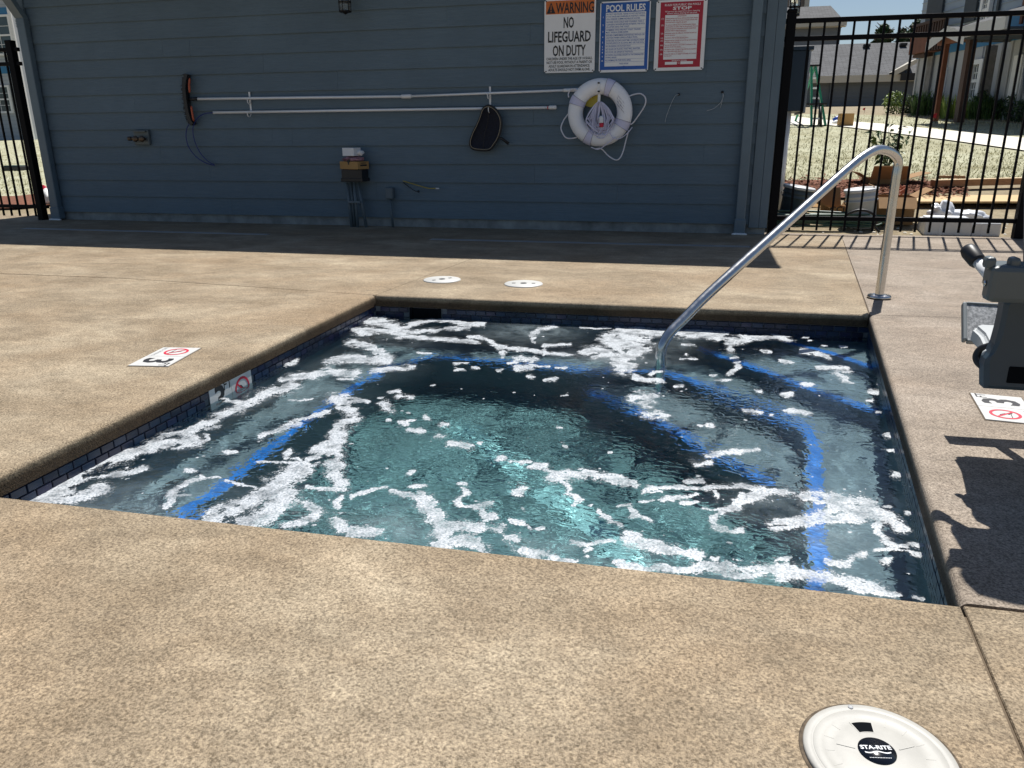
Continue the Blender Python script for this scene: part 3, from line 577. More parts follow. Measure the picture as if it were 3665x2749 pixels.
MB().box((ex0, ey0-.10, ez-.13), (ex1, ey0+.018, ez-.035), bev=.012).build('gutter', M_DSP, house)
# boards: where the photograph shows butt joints
JOINTS = [(679, 164), (943, 228), (976, 491), (752, 622), (1600, 54), (1898, 119), (1209, 287), (1618, 336), (1909, 423), (1914, 624), (2528, 250), (2519, 549), (2209, 695), (2512, 762), (480, 355), (1175, 8)]
rows = {k: [] for k in range(15)}
for px, py in JOINTS:
    p = Wl(px, py); k = int(math.floor((p.z-WZ0)/EXPO)); rows[k].append(p.x)
for k, add_ in {12: [-5.2, -1.6], 13: [-3.1], 14: [-4.6, -.9], 0: [-5.0], 3: [-5.8], 1: [-3.3], 4: [-4.2], 9: [-5.6]}.items(): rows[k] += [x for x in add_]
DSX = .317
for k, js in rows.items():
    xs = [WX0+.10] + sorted(js) + [WX1-.165]
    z0 = WZ0+EXPO*k; z1 = z0+EXPO+.012 if k < 14 else 2.64
    for a, b2 in zip(xs, xs[1:]):
        if b2-a < .15: continue
        wob = RND.uniform(-.0012, .0012)
        yb_, yt_ = WY-.0105+wob, WY+.006
        MB().raw([(a+.0008, yb_, z0), (b2-.0008, yb_, z0), (b2-.0008, WY+.022, z0+.018), (a+.0008, WY+.022, z0+.018), (a+.0008, yt_, z1), (b2-.0008, yt_, z1), (b2-.0008, WY+.022, z1), (a+.0008, WY+.022, z1)],
                 [(0, 3, 2, 1), (4, 5, 6, 7), (0, 1, 5, 4), (1, 2, 6, 5), (2, 3, 7, 6), (3, 0, 4, 7)]).build('siding_board', M_SID, house)
for x0, x1 in ((WX0, WX0+.098), (WX1-.163, WX1-.075), (WX1-.073, WX1)):
    MB().box((x0, WY-.017, .06), (x1, WY+.03, 2.64), bev=.003).build('corner_trim', M_TRIM, house)
def downspout(x, splay, w=.086, t=.060):
    yc = WY-.017-t/2-.004
    m = MB().box((x-w/2, yc-t/2, .13), (x+w/2, yc+t/2, 2.12), bev=.010)
    for a, b2, c, d2 in ((2.115, 2.30, yc, yc-.14), (2.295, 2.60, yc-.14, ey0-.04)):
        vs = []
        for z, y in ((a, c), (b2, d2)):
            vs += [(x-w/2, y-t/2, z), (x+w/2, y-t/2, z), (x+w/2, y+t/2, z), (x-w/2, y+t/2, z)]
        m.raw(vs, [(3, 2, 1, 0), (4, 5, 6, 7), (0, 1, 5, 4), (1, 2, 6, 5), (2, 3, 7, 6), (3, 0, 4, 7)])
    for i in range(5): m.box((x-w/2-.002, yc-t/2-.003, 2.03+.016*i), (x+w/2+.002, yc+t/2+.003, 2.037+.016*i))
    o = m.build('downspout', M_DSP, house)
    MB().box((x-w/2-.008, yc-t/2-.008, .012), (x+w/2+.008, yc+t/2+.008, .145), bev=.01).build('downspout_boot', M_DSP, o)
    s = MB(); r = random.Random(3)
    for i in range(7): s.lathe([(.0, -.004), (.02, -.002), (.024, .006), (.014, .013), (0, .016)], (x+(-.5+i/6)*w*1.1, yc-t/2-.006+r.uniform(-.008, .004), .004), 8)
    s.build('sealant', M_WHT, o)
downspout(-7.235, 0, .105, .075); downspout(DSX, 0)
# ---- wall lamp (only its lower part is in the frame)
M_IRON = pm('black_iron', (.014, .014, .016), .5, .3, var=.3, scale=40)
def glass_mat(name, tint=(.9, .95, .97), rough=.06):
    m, nt, b = nodes_of(name); b.inputs['Base Color'].default_value = (*tint, 1); b.inputs['Transmission Weight'].default_value = .92; b.inputs['Roughness'].default_value = rough; b.inputs['IOR'].default_value = 1.2
    n = noise(nt, add(nt, 'ShaderNodeTexCoord').outputs['Object'], 60, 3); bump(nt, b, n.outputs[0], .5, .004); return m
M_GLS = glass_mat('seeded_glass')
def lantern(c, label, wall_dir, group='carriage lanterns on the pool house walls'):
    # c = centre of the bottom ring; wall_dir = unit vector to the wall
    L = thing('wall_lantern', label, 'lantern', c, group); c = Vector(c); w = Vector(wall_dir)
    m = MB()
    for r, z in ((.056, 0), (.060, .17)): m.lathe([(r-.012, z), (r, z), (r, z+.012), (r-.012, z+.012), (r-.012, z)], c, 20)
    m.lathe([(.0, -.022), (.018, -.012), (.03, 0), (.05, .003)], c, 16)
    for i in range(6):
        a = PI/6+i*PI/3; m.tube([c+Vector((.054*math.cos(a), .054*math.sin(a), 0)), c+Vector((.058*math.cos(a), .058*math.sin(a), .18))], .004, 6)
    m.lathe([(.058, .085), (.062, .085), (.062, .092), (.058, .092), (.058, .085)], c, 20)
    m.build('cage', M_IRON, L)
    MB().lathe([(.046, .008), (.05, .09), (.046, .172)], c, 20).build('glass_shade', M_GLS, L)
    MB().lathe([(.088, .182), (.086, .192), (.05, .222), (.03, .25), (.022, .262), (.012, .285), (0, .29)], c, 20).build('cap', M_IRON, L)
    pts = catmull([c+Vector((0, 0, .28)), c+Vector((0, 0, .33))+w*.03, c+Vector((0, 0, .33))+w*.10, c+Vector((0, 0, .24))+w*.135], 5)
    MB().tube(pts, .008, 8).lathe([(0, 0), (.05, .004), (.05, .014), (0, .016)], c+Vector((0, 0, .22))+w*.137, 16, Matrix.Rotation(PI/2, 4, 'X') if abs(w.y) > .5 else Matrix.Rotation(PI/2, 4, 'Y')).build('wall_arm', M_IRON, L)
    return L
p = Wl(1236, 44, WY-.15); lantern(p, 'black lantern above the pole rack, cut by the top of the picture', (0, 1, 0))
# ---- signs
M_SWH = pm('sign_white', (.84, .85, .86), .3, var=.02); M_ORG = pm('sign_orange', (.62, .15, .015), .35, var=.08); M_SBL = pm('sign_blue', (.012, .10, .42), .35, var=.05); M_SRD = pm('sign_red', (.43, .008, .03), .35, var=.05)
SY = WY-.016
def fit_text(mb, body, x0, x1, zt, zb, bold=0., y=None, align='CENTER', mx=None):
    """one line of lettering filling the box x0..x1, zt..zb on the sign face"""
    t = MB(); text_mb(body, 1, Matrix.Identity(4), mb=t, bold=bold, align='LEFT'); V = np.array(t.v)
    w = V[:, 0].max()-V[:, 0].min(); sz = (zt-zb)/.74; k = min((x1-x0)/w, mx*sz if mx else 9)
    wd = w*k; xs = x0 if align == 'LEFT' else (x0+x1)/2-wd/2
    mb.raw([(xs+(v[0]-V[:, 0].min())*k, y, zb+v[1]*sz) for v in t.v], t.f)
def sign(px0, px1, py0, py1, label):
    a, b2 = Wl(px0, py1, SY), Wl(px1, py1, SY); x0, x1, z0 = a.x, b2.x, (a.z+b2.z)/2; z1 = z0+(x1-x0)*1.315
    s = thing('pool_sign', label, 'sign', ((x0+x1)/2, SY, z0))
    bm = bmesh.new(); bmesh.ops.create_cube(bm, size=1)
    for v in bm.verts: v.co = Vector(((x0+x1)/2+v.co.x*(x1-x0), SY-.0045+v.co.y*.003, (z0+z1)/2+v.co.z*(z1-z0)))
    bmesh.ops.bevel(bm, geom=[e for e in bm.edges if abs(e.verts[0].co.y-e.verts[1].co.y) > .001], offset=.012, segments=3, affect='EDGES')
    MB().bm(bm).build('panel', M_SWH, s)
    for x in (x0+.017, x1-.017):
        for z in (z0+.014, z1-.014): MB().lathe([(0, 0), (.006, .0), (.005, .003), (0, .004)], (x, SY-.0062, z), 10, Matrix.Rotation(PI/2, 4, 'X')).build('screw', M_IRON, s)
    return s, x0, x1, z0, z1
YF = SY-.0072
s, x0, x1, z0, z1 = sign(2144*1.0-196, 2127.5, 5, 260, 'white and orange warning sign reading no lifeguard on duty'); w = x1-x0; hh = z1-z0
X_ = lambda u: x0+u*w
Z_ = lambda v: z1-v*hh
def rect(u0, u1, v0, v1, name, mat, s, dy=.0006): return MB().box((X_(u0), YF+.0006-dy, Z_(v1)), (X_(u1), YF+.0012, Z_(v0))).build(name, mat, s)
rect(.03, .97, .02, .198, 'orange_band', M_ORG, s)
t = MB(); t.prism([(X_(.045), Z_(.188)), (X_(.215), Z_(.188)), (X_(.13), Z_(.035))], 0, .0006, frame((0, YF-.0004, 0), (1, 0, 0), (0, 0, 1)) ) ; t.build('alert_triangle', M_INK, s)
t = MB().box((X_(.122), YF-.0018, Z_(.14)), (X_(.138), YF-.0011, Z_(.075))).box((X_(.122), YF-.0018, Z_(.17)), (X_(.138), YF-.0011, Z_(.15))); t.build('exclamation_mark', M_ORG, s)
t = MB(); yy = YF-.0006
fit_text(t, 'WARNING', X_(.225), X_(.965), Z_(.04), Z_(.185), .02, yy)
for body, u0, u1, v0, v1 in (('NO', .38, .58, .235, .385), ('LIFEGUARD', .075, .915, .425, .575), ('ON DUTY', .17, .82, .615, .765)): fit_text(t, body, X_(u0), X_(u1), Z_(v0), Z_(v1), .022, yy)
for i, body in enumerate(('CHILDREN UNDER THE AGE OF 14 SHALL', 'NOT USE POOL WITHOUT A PARENT OR', 'ADULT GUARDIAN IN ATTENDANCE.', 'ADULTS SHOULD NOT SWIM ALONE.')): fit_text(t, body, X_((.045, .05, .09, .085)[i]), X_((.955, .95, .91, .915)[i]), Z_(.785+i*.051), Z_(.823+i*.051), .014, yy)
tag(t.build('lettering', M_INK, s), kind='stuff')
s, x0, x1, z0, z1 = sign(2143, 2319, 0, 258, 'blue bordered pool rules sign hung above the life ring'); w = x1-x0; hh = z1-z0
rect(.02, .98, .02, .965, 'blue_field', M_SBL, s); rect(.115, .915, .155, .915, 'white_field', M_SWH, s, .0012); yy = YF-.0018
t = MB(); fit_text(t, 'POOL RULES', X_(.12), X_(.90), Z_(.045), Z_(.14), .03, YF-.0006)
RULES = [(1, ['PROTECT OUR WATER - PLEASE DO NOT USE THE POOL', 'IF YOU HAVE HAD DIARRHEA IN THE PAST 2 WEEKS,', 'OR A DISEASE COMMUNICABLE BY WATER.']), (2, ['SHOWER YOUR CHILD AND YOURSELF. TAKE A', 'CLEANSING SHOWER BEFORE ENTERING THE POOL', 'OR AFTER USING THE TOILET.']), (3, ['SWIMMERS WHO ARE NOT TOILET TRAINED', 'MUST WEAR A SWIM DIAPER.']), (4, ['SEIZURE-COMPROMISED INDIVIDUALS SHOULD USE', 'CAUTION WHEN USING A PUBLIC POOL.']), (5, ["WATER AND ALCOHOL DON'T MIX. NO PERSON UNDER", 'THE INFLUENCE OF ALCOHOL MAY USE THE POOL.']), (6, ['NO RUNNING OR ROUGH PLAY.']), (7, ['NO GLASS OR PLASTIC THAT WILL SHATTER.']), (8, ['NO FOOD OR DRINK IN THE POOL.']), (9, ['NO DIVING ALLOWED, EXCEPT IN THE DESIGNATED', 'DIVING AREAS.']), (10, ['NO ANIMALS IN THE POOL AREA.'])]
body_t = MB(); lines = MB(); v = .163; lh = .0335
for n, ls in RULES:
    fit_text(t, str(n), X_(.045), X_(.085), Z_(v+lh*len(ls)/2-.010), Z_(v+lh*len(ls)/2+.014), .02, YF-.0006, mx=.9)
    for l in ls: fit_text(body_t, l, X_(.13), X_(.90), Z_(v+.004), Z_(v+lh-.007), .012, yy, 'LEFT', .86); v += lh
    v += .005; lines.box((X_(.115), YF-.0020, Z_(v+.0022)), (X_(.915), YF-.0012, Z_(v))); v += .004
fit_text(body_t, 'POOL HOURS', X_(.42), X_(.60), Z_(v+.010), Z_(v+.034), .012, yy); fit_text(body_t, 'TO', X_(.49), X_(.53), Z_(v+.052), Z_(v+.072), .012, yy)
tag(t.build('heading', M_SWH, s), kind='stuff'); tag(body_t.build('lettering', M_SBL, s), kind='stuff'); tag(lines.build('rule_lines', M_SBL, s), kind='stuff')
s, x0, x1, z0, z1 = sign(2339, 2517, 0, 252, 'red bordered spa rules sign with stop heading, nearest the downspout'); w = x1-x0; hh = z1-z0
rect(.085, .925, .03, .955, 'red_field', M_SRD, s); rect(.185, .845, .21, .84, 'white_field', M_SWH, s, .0012); rect(.225, .465, .875, .915, 'white_blank', M_SWH, s, .0012); rect(.535, .785, .872, .912, 'white_blank', M_SWH, s, .0012)
t = MB(); fit_text(t, 'RULES FOR PUBLIC SPA POOLS', X_(.17), X_(.87), Z_(.055), Z_(.085), .015, YF-.0006); fit_text(t, 'STOP', X_(.33), X_(.70), Z_(.095), Z_(.14), .03, YF-.0006)
fit_text(t, 'All persons are required to take a cleansing', X_(.18), X_(.86), Z_(.148), Z_(.170), .012, YF-.0006); fit_text(t, 'shower before entering the spa pool.', X_(.22), X_(.81), Z_(.175), Z_(.197), .012, YF-.0006)
fit_text(t, 'SPA POOL HOURS', X_(.36), X_(.66), Z_(.848), Z_(.868), .015, YF-.0006); fit_text(t, 'TO', X_(.478), X_(.522), Z_(.885), Z_(.905), .015, YF-.0006)
body_t = MB(); fit_text(body_t, 'CAUTION', X_(.43), X_(.60), Z_(.218), Z_(.236), .02, yy); v = .245; lh = .0268
CAUT = [['Elderly persons and those suffering from heart disease,', 'diabetes or high blood pressure should consult their', 'physician before using the spa pool.'], ['No person suffering from a communicable disease,', 'transmissible via water, shall use the spa pool. Persons', 'using prescription medications should consult their', 'physician before using the spa pool.'], ['Individuals under the influence of alcohol should not', 'use the spa pool.'], ['No person shall use the spa pool alone.'], ['Pregnant women should not use the spa pool without', 'consulting their physician.'], ['Persons shall spend no more than 15 minutes in the', 'spa pool at any one session.'], ['All children under 14 years of age shall be accompanied', 'by a responsible adult observer.'], ['No person shall run or engage in horseplay in or around', 'the spa pool.']]
for i, ls in enumerate(CAUT):
    fit_text(t, '(%d)' % (i+1), X_(.115), X_(.165), Z_(v+.003), Z_(v+lh-.004), .01, YF-.0006)
    for l in ls: fit_text(body_t, l, X_(.20), X_(.835), Z_(v+.003), Z_(v+lh-.005), .010, yy, 'LEFT', .88); v += lh
    if i < 7: body_t.box((X_(.42), YF-.0020, Z_(v+.006)), (X_(.62), YF-.0012, Z_(v+.0042)))
    v += .0105
tag(t.build('heading', M_SWH, s), kind='stuff'); tag(body_t.build('lettering', M_SRD, s), kind='stuff')
# ---- pole rack
PY = WY-.055
z1p = lambda x, y, yy=PY: Wl(x*.5123, y*.5123, yy)
z2p = lambda x, y, yy=PY: Wl(1000+x*.5426, y*.5426, yy)
z3p = lambda x, y, yy=PY: Wl(1900+x*.3843, y*.3843, yy)
def tubes(name, pts, r, mat, parent, n=12): return MB().tube(pts, r, n).build(name, mat, parent)
a, m_, e = z1p(1352, 692), z2p(840, 636), z3p(300, 842)
P1 = thing('brush_pole', 'upper telescopic aluminium pole ending in a black and orange wall brush', 'pool pole', a, 'pool poles on the wall')
tubes('pole', [a, m_], .0135, M_ALU, P1); tubes('extension_pole', [m_, e], .0115, M_ALU, P1)
d_ = (e-m_).normalized(); tubes('locking_collar', [m_-d_*.055, m_-d_*.05, m_+d_*.035, m_+d_*.05], [.015, .020, .020, .015], M_WHT, P1); tubes('grip', [e, e+d_*.02, e+d_*.155, e+d_*.16], [.013, .0165, .0165, .013], M_WHT, P1)
bp = catmull([z1p(1312, 520), z1p(1299, 600), z1p(1305, 690), z1p(1318, 770), z1p(1335, 835), z1p(1354, 870)], 5)
br = MB()
for i in range(len(bp)-1):
    u, v2 = bp[i], bp[i+1]; t_ = (v2-u); L_ = t_.length; M = frame(u, t_, (0, 1, 0)); br.box((0, -.035, -.020), (L_*1.05, .03, .018), M)
br.build('brush_block', M_BLK, P1)
bris = MB(); rb = random.Random(2)
for i in range(len(bp)-1):
    for j in range(7):
        u = bp[i].lerp(bp[i+1], rb.random()); y_ = rb.uniform(-.03, .03); bris.tube([u+Vector((-.012, y_, 0)), u+Vector((-.040+rb.uniform(-.006, .004), y_*1.2, rb.uniform(-.008, .008)))], .003, 4)
bris.build('bristles', M_BLK, P1)['kind'] = 'stuff'
M_OBR = pm('orange_rubber', (.46, .095, .04), .5, var=.12)
for pts in ([(1326, 545), (1322, 600), (1326, 650)], [(1336, 740), (1343, 790), (1354, 848)]):
    q = [z1p(*k, PY-.02) for k in pts]; mb = MB(); mb.tube(catmull(q, 4), [.004]+[.011]*7+[.004], 8); mb.build('orange_edge', M_OBR, P1)
tubes('socket', [z1p(1322, 695), z1p(1380, 690)], .017, M_BLK, P1)
a, e = z1p(1490, 787), z2p(1800, 709)
P2 = thing('hose_pole', 'lower aluminium pole with a looped dark blue cord at its tip', 'pool pole', a, 'pool poles on the wall')
tubes('pole', [a, e], .0135, M_ALU, P2); d_ = (e-a).normalized(); tubes('end_cap', [e-d_*.03, e-d_*.026, e+d_*.034, e+d_*.04], [.015, .018, .018, .014], M_WHT, P2); tubes('red_ring', [e-d_*.045, e-d_*.037], .0145, M_RED, P2)
M_CORD = pm('blue_cord', (.012, .022, .16), .45, var=.1)
loop = [(1490, 787), (1430, 795), (1380, 825), (1352, 880), (1348, 930), (1365, 1000), (1400, 1070), (1450, 1125), (1500, 1155), (1440, 1140), (1370, 1095), (1320, 1030), (1300, 960), (1308, 890), (1345, 840)]
tubes('blue_cord', catmull([z1p(x, y, PY-.01+.004*math.sin(i)) for i, (x, y) in enumerate(loop)], 6), .0048, M_CORD, P2, 8)
def hook(px, pt, pb, prong, label):
    c = Wl(px, pb, WY-.012); h = thing('pole_hook', label, 'hook', c, 'white pole hooks'); t = Wl(px, pt, WY-.012)
    MB().box((c.x-.009, WY-.016, c.z), (c.x+.009, WY-.0095, t.z)).build('back_strip', M_WHT, h)
    for q in prong:
        k = Wl(*q, WY-.012); MB().tube(catmull([k+Vector((0, 0, 0)), k+Vector((0, -.03, -.028)), k+Vector((0, -.065, -.022)), k+Vector((0, -.072, .018))], 4), .005, 8).build('prong', M_WHT, h)
hook(899, 329, 396, [(899, 361), (899, 408)], 'white hook carrying both poles beside the wall brush'); hook(1755, 310, 384, [(1752, 342), (1755, 392)], 'white hook carrying both poles above the black net')
# ---- leaf net
NETP = [(1385, 697), (1345, 715), (1325, 770), (1300, 830), (1275, 880), (1257, 940), (1270, 978), (1320, 990), (1385, 988), (1415, 955), (1445, 905), (1462, 840), (1460, 780), (1430, 725)]
fr = catmull([z2p(x, y, WY-.085) for x, y in NETP], 5, True); cN = sum(fr, Vector())/len(fr)
net = thing('leaf_net', 'black leaf skimmer net hanging from the hook below the poles', 'skimmer net', fr[40])
MB().tube(fr, .011, 8, closed=True).build('frame', M_BLK, net)
M_PIPE = pm('tan_piping', (.42, .36, .26), .6, var=.1); MB().tube([cN+(p-cN)*.955+Vector((0, -.012, 0)) for p in fr], .0022, 6, closed=True).build('piping', M_PIPE, net)
M_NET = pm('navy_netting', (.008, .010, .022), .8, var=.4, scale=60, bmp=.6, bscale=300)
bg = MB(); n = len(fr); rings = [(1, 0), (.9, .012), (.7, .028), (.45, .036), (.2, .038)]
vs = [cN+(p-cN)*k+Vector((0, dy, 0)) for k, dy in rings for p in fr]; fs = [(i*n+j, i*n+(j+1) % n, (i+1)*n+(j+1) % n, (i+1)*n+j) for i in range(len(rings)-1) for j in range(n)]+[tuple((len(rings)-1)*n+j for j in range(n))]
bg.raw(vs, fs, True).build('net_bag', M_NET, net)
tubes('seam', catmull([z2p(1380, 700, WY-.083), z2p(1375, 800, WY-.07), z2p(1355, 880, WY-.07), z2p(1345, 975, WY-.083)], 6), .003, M_BLK, net, 6)
tubes('handle', [z2p(1440, 908, WY-.085), z2p(1465, 912, WY-.085), z2p(1512, 948, WY-.085)], [.008, .013, .014], M_BLK, net)
# ---- life ring
RY = WY-.085
rc = Wl(1900+643*.3843, 1050*.3843, RY); RO = (Wl(1900+944*.3843, 1050*.3843, RY).x-Wl(1900+343*.3843, 1050*.3843, RY).x)/2; RI = RO*.525; RM, Rm = (RO+RI)/2, (RO-RI)/2
ring = thing('life_ring', 'white life ring with lavender straps on the siding', 'life ring', (rc.x, rc.y, rc.z-RO))
def torus(mb, c, R, r, ry, a0=0., a1=2*PI, n=64, k=18, grow=0.):
    full = abs(a1-a0-2*PI) < 1e-6; N = n if full else n+1; vs = []
    for i in range(N):
        a = a0+(a1-a0)*i/n
        for j in range(k):
            b_ = 2*PI*j/k; rr = R+(r+grow)*math.cos(b_); vs.append(c+Vector((rr*math.cos(a), (ry+grow)*math.sin(b_), rr*math.sin(a))))
    fs = [(i*k+j, i*k+(j+1) % k, ((i+1) % N)*k+(j+1) % k, ((i+1) % N)*k+j) for i in range(n) for j in range(k)]
    if not full: fs += [tuple(range(k)), tuple(n*k+j for j in reversed(range(k)))]
    return mb.raw(vs, fs, True)
M_RING = pm('ring_vinyl', (.90, .91, .94), .38, var=.05, scale=7, bmp=.1, bscale=25); M_STR = pm('lavender_webbing', (.66, .66, .84), .7, var=.05, scale=80)
M_SEAM = pm('grey_stitching', (.30, .30, .36), .8)
torus(MB(), rc, RM, Rm, .058).build('ring_body', M_RING, ring)
for ang in (70, 155, -25, -113):
    a = math.radians(ang); da = math.radians(7.6); s_ = torus(MB(), rc, RM, Rm, .058, a-da, a+da, 6, 18, .004).build('strap', M_STR, ring)
    e_ = MB()
    for sg in (-1, 1): torus(e_, rc, RM, Rm, .058, a+sg*da-.006, a+sg*da+.006, 2, 18, .005)
    e_.build('strap_edge', M_SEAM, s_)
M_ROPE = pm('white_rope', (.74, .74, .80), .75, var=.08, scale=150, bmp=.6, bscale=400)
for pts in ([(352, 905), (350, 870), (375, 837), (412, 830), (440, 850)], [(350, 1060), (330, 1085), (298, 1135), (281, 1200), (318, 1275), (370, 1290), (430, 1280)], [(600, 1388), (655, 1385), (720, 1450), (790, 1490), (832, 1468), (862, 1400), (890, 1290), (912, 1215)], [(930, 1160), (955, 1140), (1000, 1080), (1062, 980), (1066, 910), (1022, 873), (960, 880), (912, 897)]):
    tubes('grab_rope', catmull([z3p(x, y, RY-.005+.02*math.sin(i*1.3)) for i, (x, y) in enumerate(pts)], 6), .0062, M_ROPE, ring, 8)
pr = MB()   # small illegible print block on the ring
for i in range(8):
    for j in range(4):
        if (i*7+j*3) % 5 == 0: continue
        c_ = z3p(806+i*8.5, 886+i*10+j*30, RY-.0565); c_.y = RY-.0565; M = frame(c_, (.30, 0, -1), (1, 0, .30)); pr.box((-.010, -.0011, -.004), (.010, .0011, .001), M)
tag(pr.build('fine_print', M_SEAM, ring), kind='stuff')
M_YEL = pm('yellow_card', (.62, .50, .06), .5, var=.08)
yc = [z3p(*q, WY-.03) for q in ((500, 940), (560, 885), (640, 880), (645, 960), (560, 1000), (505, 985))]
tagc = MB().raw([q for q in yc]+[q+Vector((0, .003, 0)) for q in yc], [(5, 4, 3, 2, 1, 0), (6, 7, 8, 9, 10, 11)]+[(i, (i+1) % 6, 6+(i+1) % 6, 6+i) for i in range(6)])
solo(tagc, 'yellow_tag', M_YEL, 'yellow instruction card tucked behind the life ring', 'tag')
hk = thing('ring_hook', 'white bracket holding the life ring and coiled rope', 'hook', z3p(632, 860, RY-.06))
c0 = z3p(631, 770, RY-.062); c1 = z3p(634, 855, RY-.066)
MB().box((c0.x-.010, c0.y-.004, c1.z), (c0.x+.010, c0.y, c0.z)).build('back_strip', M_SWH, hk)
TPX = []
for y_ in (772, 852): q = z3p(632, y_, RY-.068); MB().box((q.x-.010, q.y-.002, q.z-.007), (q.x+.010, q.y, q.z+.007)).build('black_tape', M_BLK, hk)
c2, c3 = z3p(645, 880, WY-.03), z3p(642, 955, WY-.09); MB().box((c2.x-.012, c3.y-.005, c3.z), (c2.x+.012, c3.y, c2.z)).build('prong', M_SWH, hk); MB().box((c2.x-.008, c3.y, c3.z), (c2.x+.008, WY-.01, c3.z+.010)).build('prong', M_SWH, hk)
# throw rope hung in loops
rope = thing('throw_rope', 'bundle of white throw rope looped inside the life ring', 'rope', z3p(645, 1285, RY-.03)); rr_ = random.Random(12); M_ROPE2 = pm('lavender_white_rope', (.68, .68, .84), .75, var=.08, scale=150)
for i in range(28):
    wd = rr_.uniform(25, 128); bt = rr_.uniform(1165, 1290); cx = 645+rr_.uniform(-14, 14); sk = rr_.uniform(-25, 25); yo = RY-.03-rr_.uniform(0, .055)
    P = [(640, 945), (cx-wd*.55, 1010), (cx-wd, 1110), (cx-wd*.95+sk*.4, bt-75), (cx-wd*.45+sk, bt-8), (cx+sk, bt), (cx+wd*.5+sk, bt-14), (cx+wd*.97+sk*.4, bt-85), (cx+wd, 1105), (cx+wd*.55, 1005)]
    tubes('rope_loop', catmull([z3p(x, y, yo+.012*math.sin(k*1.7+i)) for k, (x, y) in enumerate(P)], 4, True), .0043, M_ROPE2, rope, 6)
P = [(735, 1235), (770, 1290), (830, 1290), (900, 1240), (945, 1185)]; tubes('rope_tail', catmull([z3p(x, y, RY-.075) for x, y in P], 6), .0042, M_ROPE2, rope, 6)
P = [(790, 1275), (720, 1330), (670, 1370), (620, 1392), (560, 1370)]; tubes('rope_tail', catmull([z3p(x, y, RY-.07) for x, y in P], 6), .0042, M_ROPE2, rope, 6)
f0, f1 = z3p(655, 1078, RY-.095), z3p(658, 1190, RY-.095); q = lambda t: f0.lerp(f1, t)
MB().tube([q(0), q(.06), q(.2), q(.55), q(.6)], [.006, .016, .021, .021, .021], 14).build('float', M_WHT, rope); MB().tube([q(.605), q(.9), q(.96)], [.0212, .019, .010], 14).build('red_float_end', M_RED, rope)
# ---- wire stubs poking out of the siding
M_WIRE = pm('frayed_clear_wire', (.42, .45, .47), .4, var=.1)
for hx, hy, ws, lab in ((1378, 880, [[(1378, 880), (1345, 892), (1305, 970), (1262, 1085), (1250, 1138)]], 'single frayed wire end poking out of the siding under the red sign'), (1783, 858, [[(1790, 870), (1792, 900), (1762, 962), (1700, 1012), (1638, 1032)], [(1786, 870), (1788, 910), (1766, 1003)]], 'pair of thin wire ends poking out of the siding by the downspout')):
    h = thing('wire_stub', lab, 'wire', z3p(hx, hy, WY-.012), 'wire stubs')
    MB().lathe([(0, 0), (.012, .001), (.011, .006), (0, .008)], z3p(hx, hy, WY-.006), 10, Matrix.Rotation(PI/2, 4, 'X')).build('hole', M_BLK, h)
    for w_ in ws: tubes('wire', catmull([z3p(x, y, WY-.012-.006*i) for i, (x, y) in enumerate(w_)], 5), .0022, M_WIRE, h, 6)
# ---- hose bibb box
c = Wl(511, 492, WY-.03); M_PNT = pm('painted_metal_box', (.11, .135, .145), .5, .2, var=.1); M_BRS = pm('weathered_brass', (.12, .085, .06), .45, .7, var=.3, scale=60)
sp = thing('wall_hydrant', 'recessed hose spigot box with two brass valves on the siding', 'spigot', (c.x, WY, c.z-.08))
MB().box((c.x-.10, WY-.045, c.z-.078), (c.x+.085, WY-.008, c.z+.078), bev=.008).build('box', M_PNT, sp); MB().box((c.x-.085, WY-.075, c.z+.055), (c.x+.07, WY-.046, c.z+.072), bev=.004).build('lid', M_PNT, sp)
for dx in (-.045, .035): MB().lathe([(.0, .06), (.03, .06), (.033, .045), (.02, .04), (.015, 0)], (c.x+dx, WY-.046, c.z-.015), 14, Matrix.Rotation(PI/2, 4, 'X')).build('valve', M_BRS, sp)
MB().tube([(c.x-.13, WY-.075, c.z-.012), (c.x-.05, WY-.075, c.z-.012)], .014, 10).lathe([(0, -.02), (.022, -.018), (.022, .018), (0, .02)], (c.x-.128, WY-.075, c.z-.012), 12, Matrix.Rotation(PI/2, 4, 'Y')).build('spout', M_BRS, sp)
# ---- conduit risers with boxes stacked on them
M_PVC = pm('painted_conduit', (.10, .135, .16), .5, var=.1, scale=8); CY = WY-.105
cr = thing('conduit_riser', 'four grey conduits rising from the deck to a black junction box', 'conduit', z2p(515, 1500, CY))
for (tx, bx, k) in ((445, 478, 1), (470, 498, 0), (492, 518, 1), (516, 575, 0)):
    t_, b_ = z2p(tx, 1205, CY-.02*k), z2p(bx, 1508, CY-.02*k); b_.z = 0; tubes('conduit', [b_, t_], .0165, M_PVC, cr)
a, e = z2p(455, 1332, CY-.045), z2p(536, 1330, CY-.045); MB().box((a.x, CY-.058, a.z-.012), (e.x, CY-.040, a.z+.012), bev=.003).build('strut', M_PVC, cr)
j0, j1 = z2p(418, 1195, CY-.07), z2p(548, 1128, CY-.07); MB().box((j0.x, CY-.09, j0.z), (j1.x, CY+.07, j1.z+.015), bev=.006).build('junction_box', M_BLK, cr); MB().box((j0.x-.008, CY-.098, j0.z-.004), (j1.x+.008, CY+.078, j0.z+.03), bev=.004).build('junction_box_rim', M_BLK, cr)
M_CARD = pm('corrugated_cardboard', (.30, .17, .07), .85, var=.12, scale=6); M_CARD_D = pm('tan_cardboard', (.42, .245, .09), .85, var=.1, scale=6)
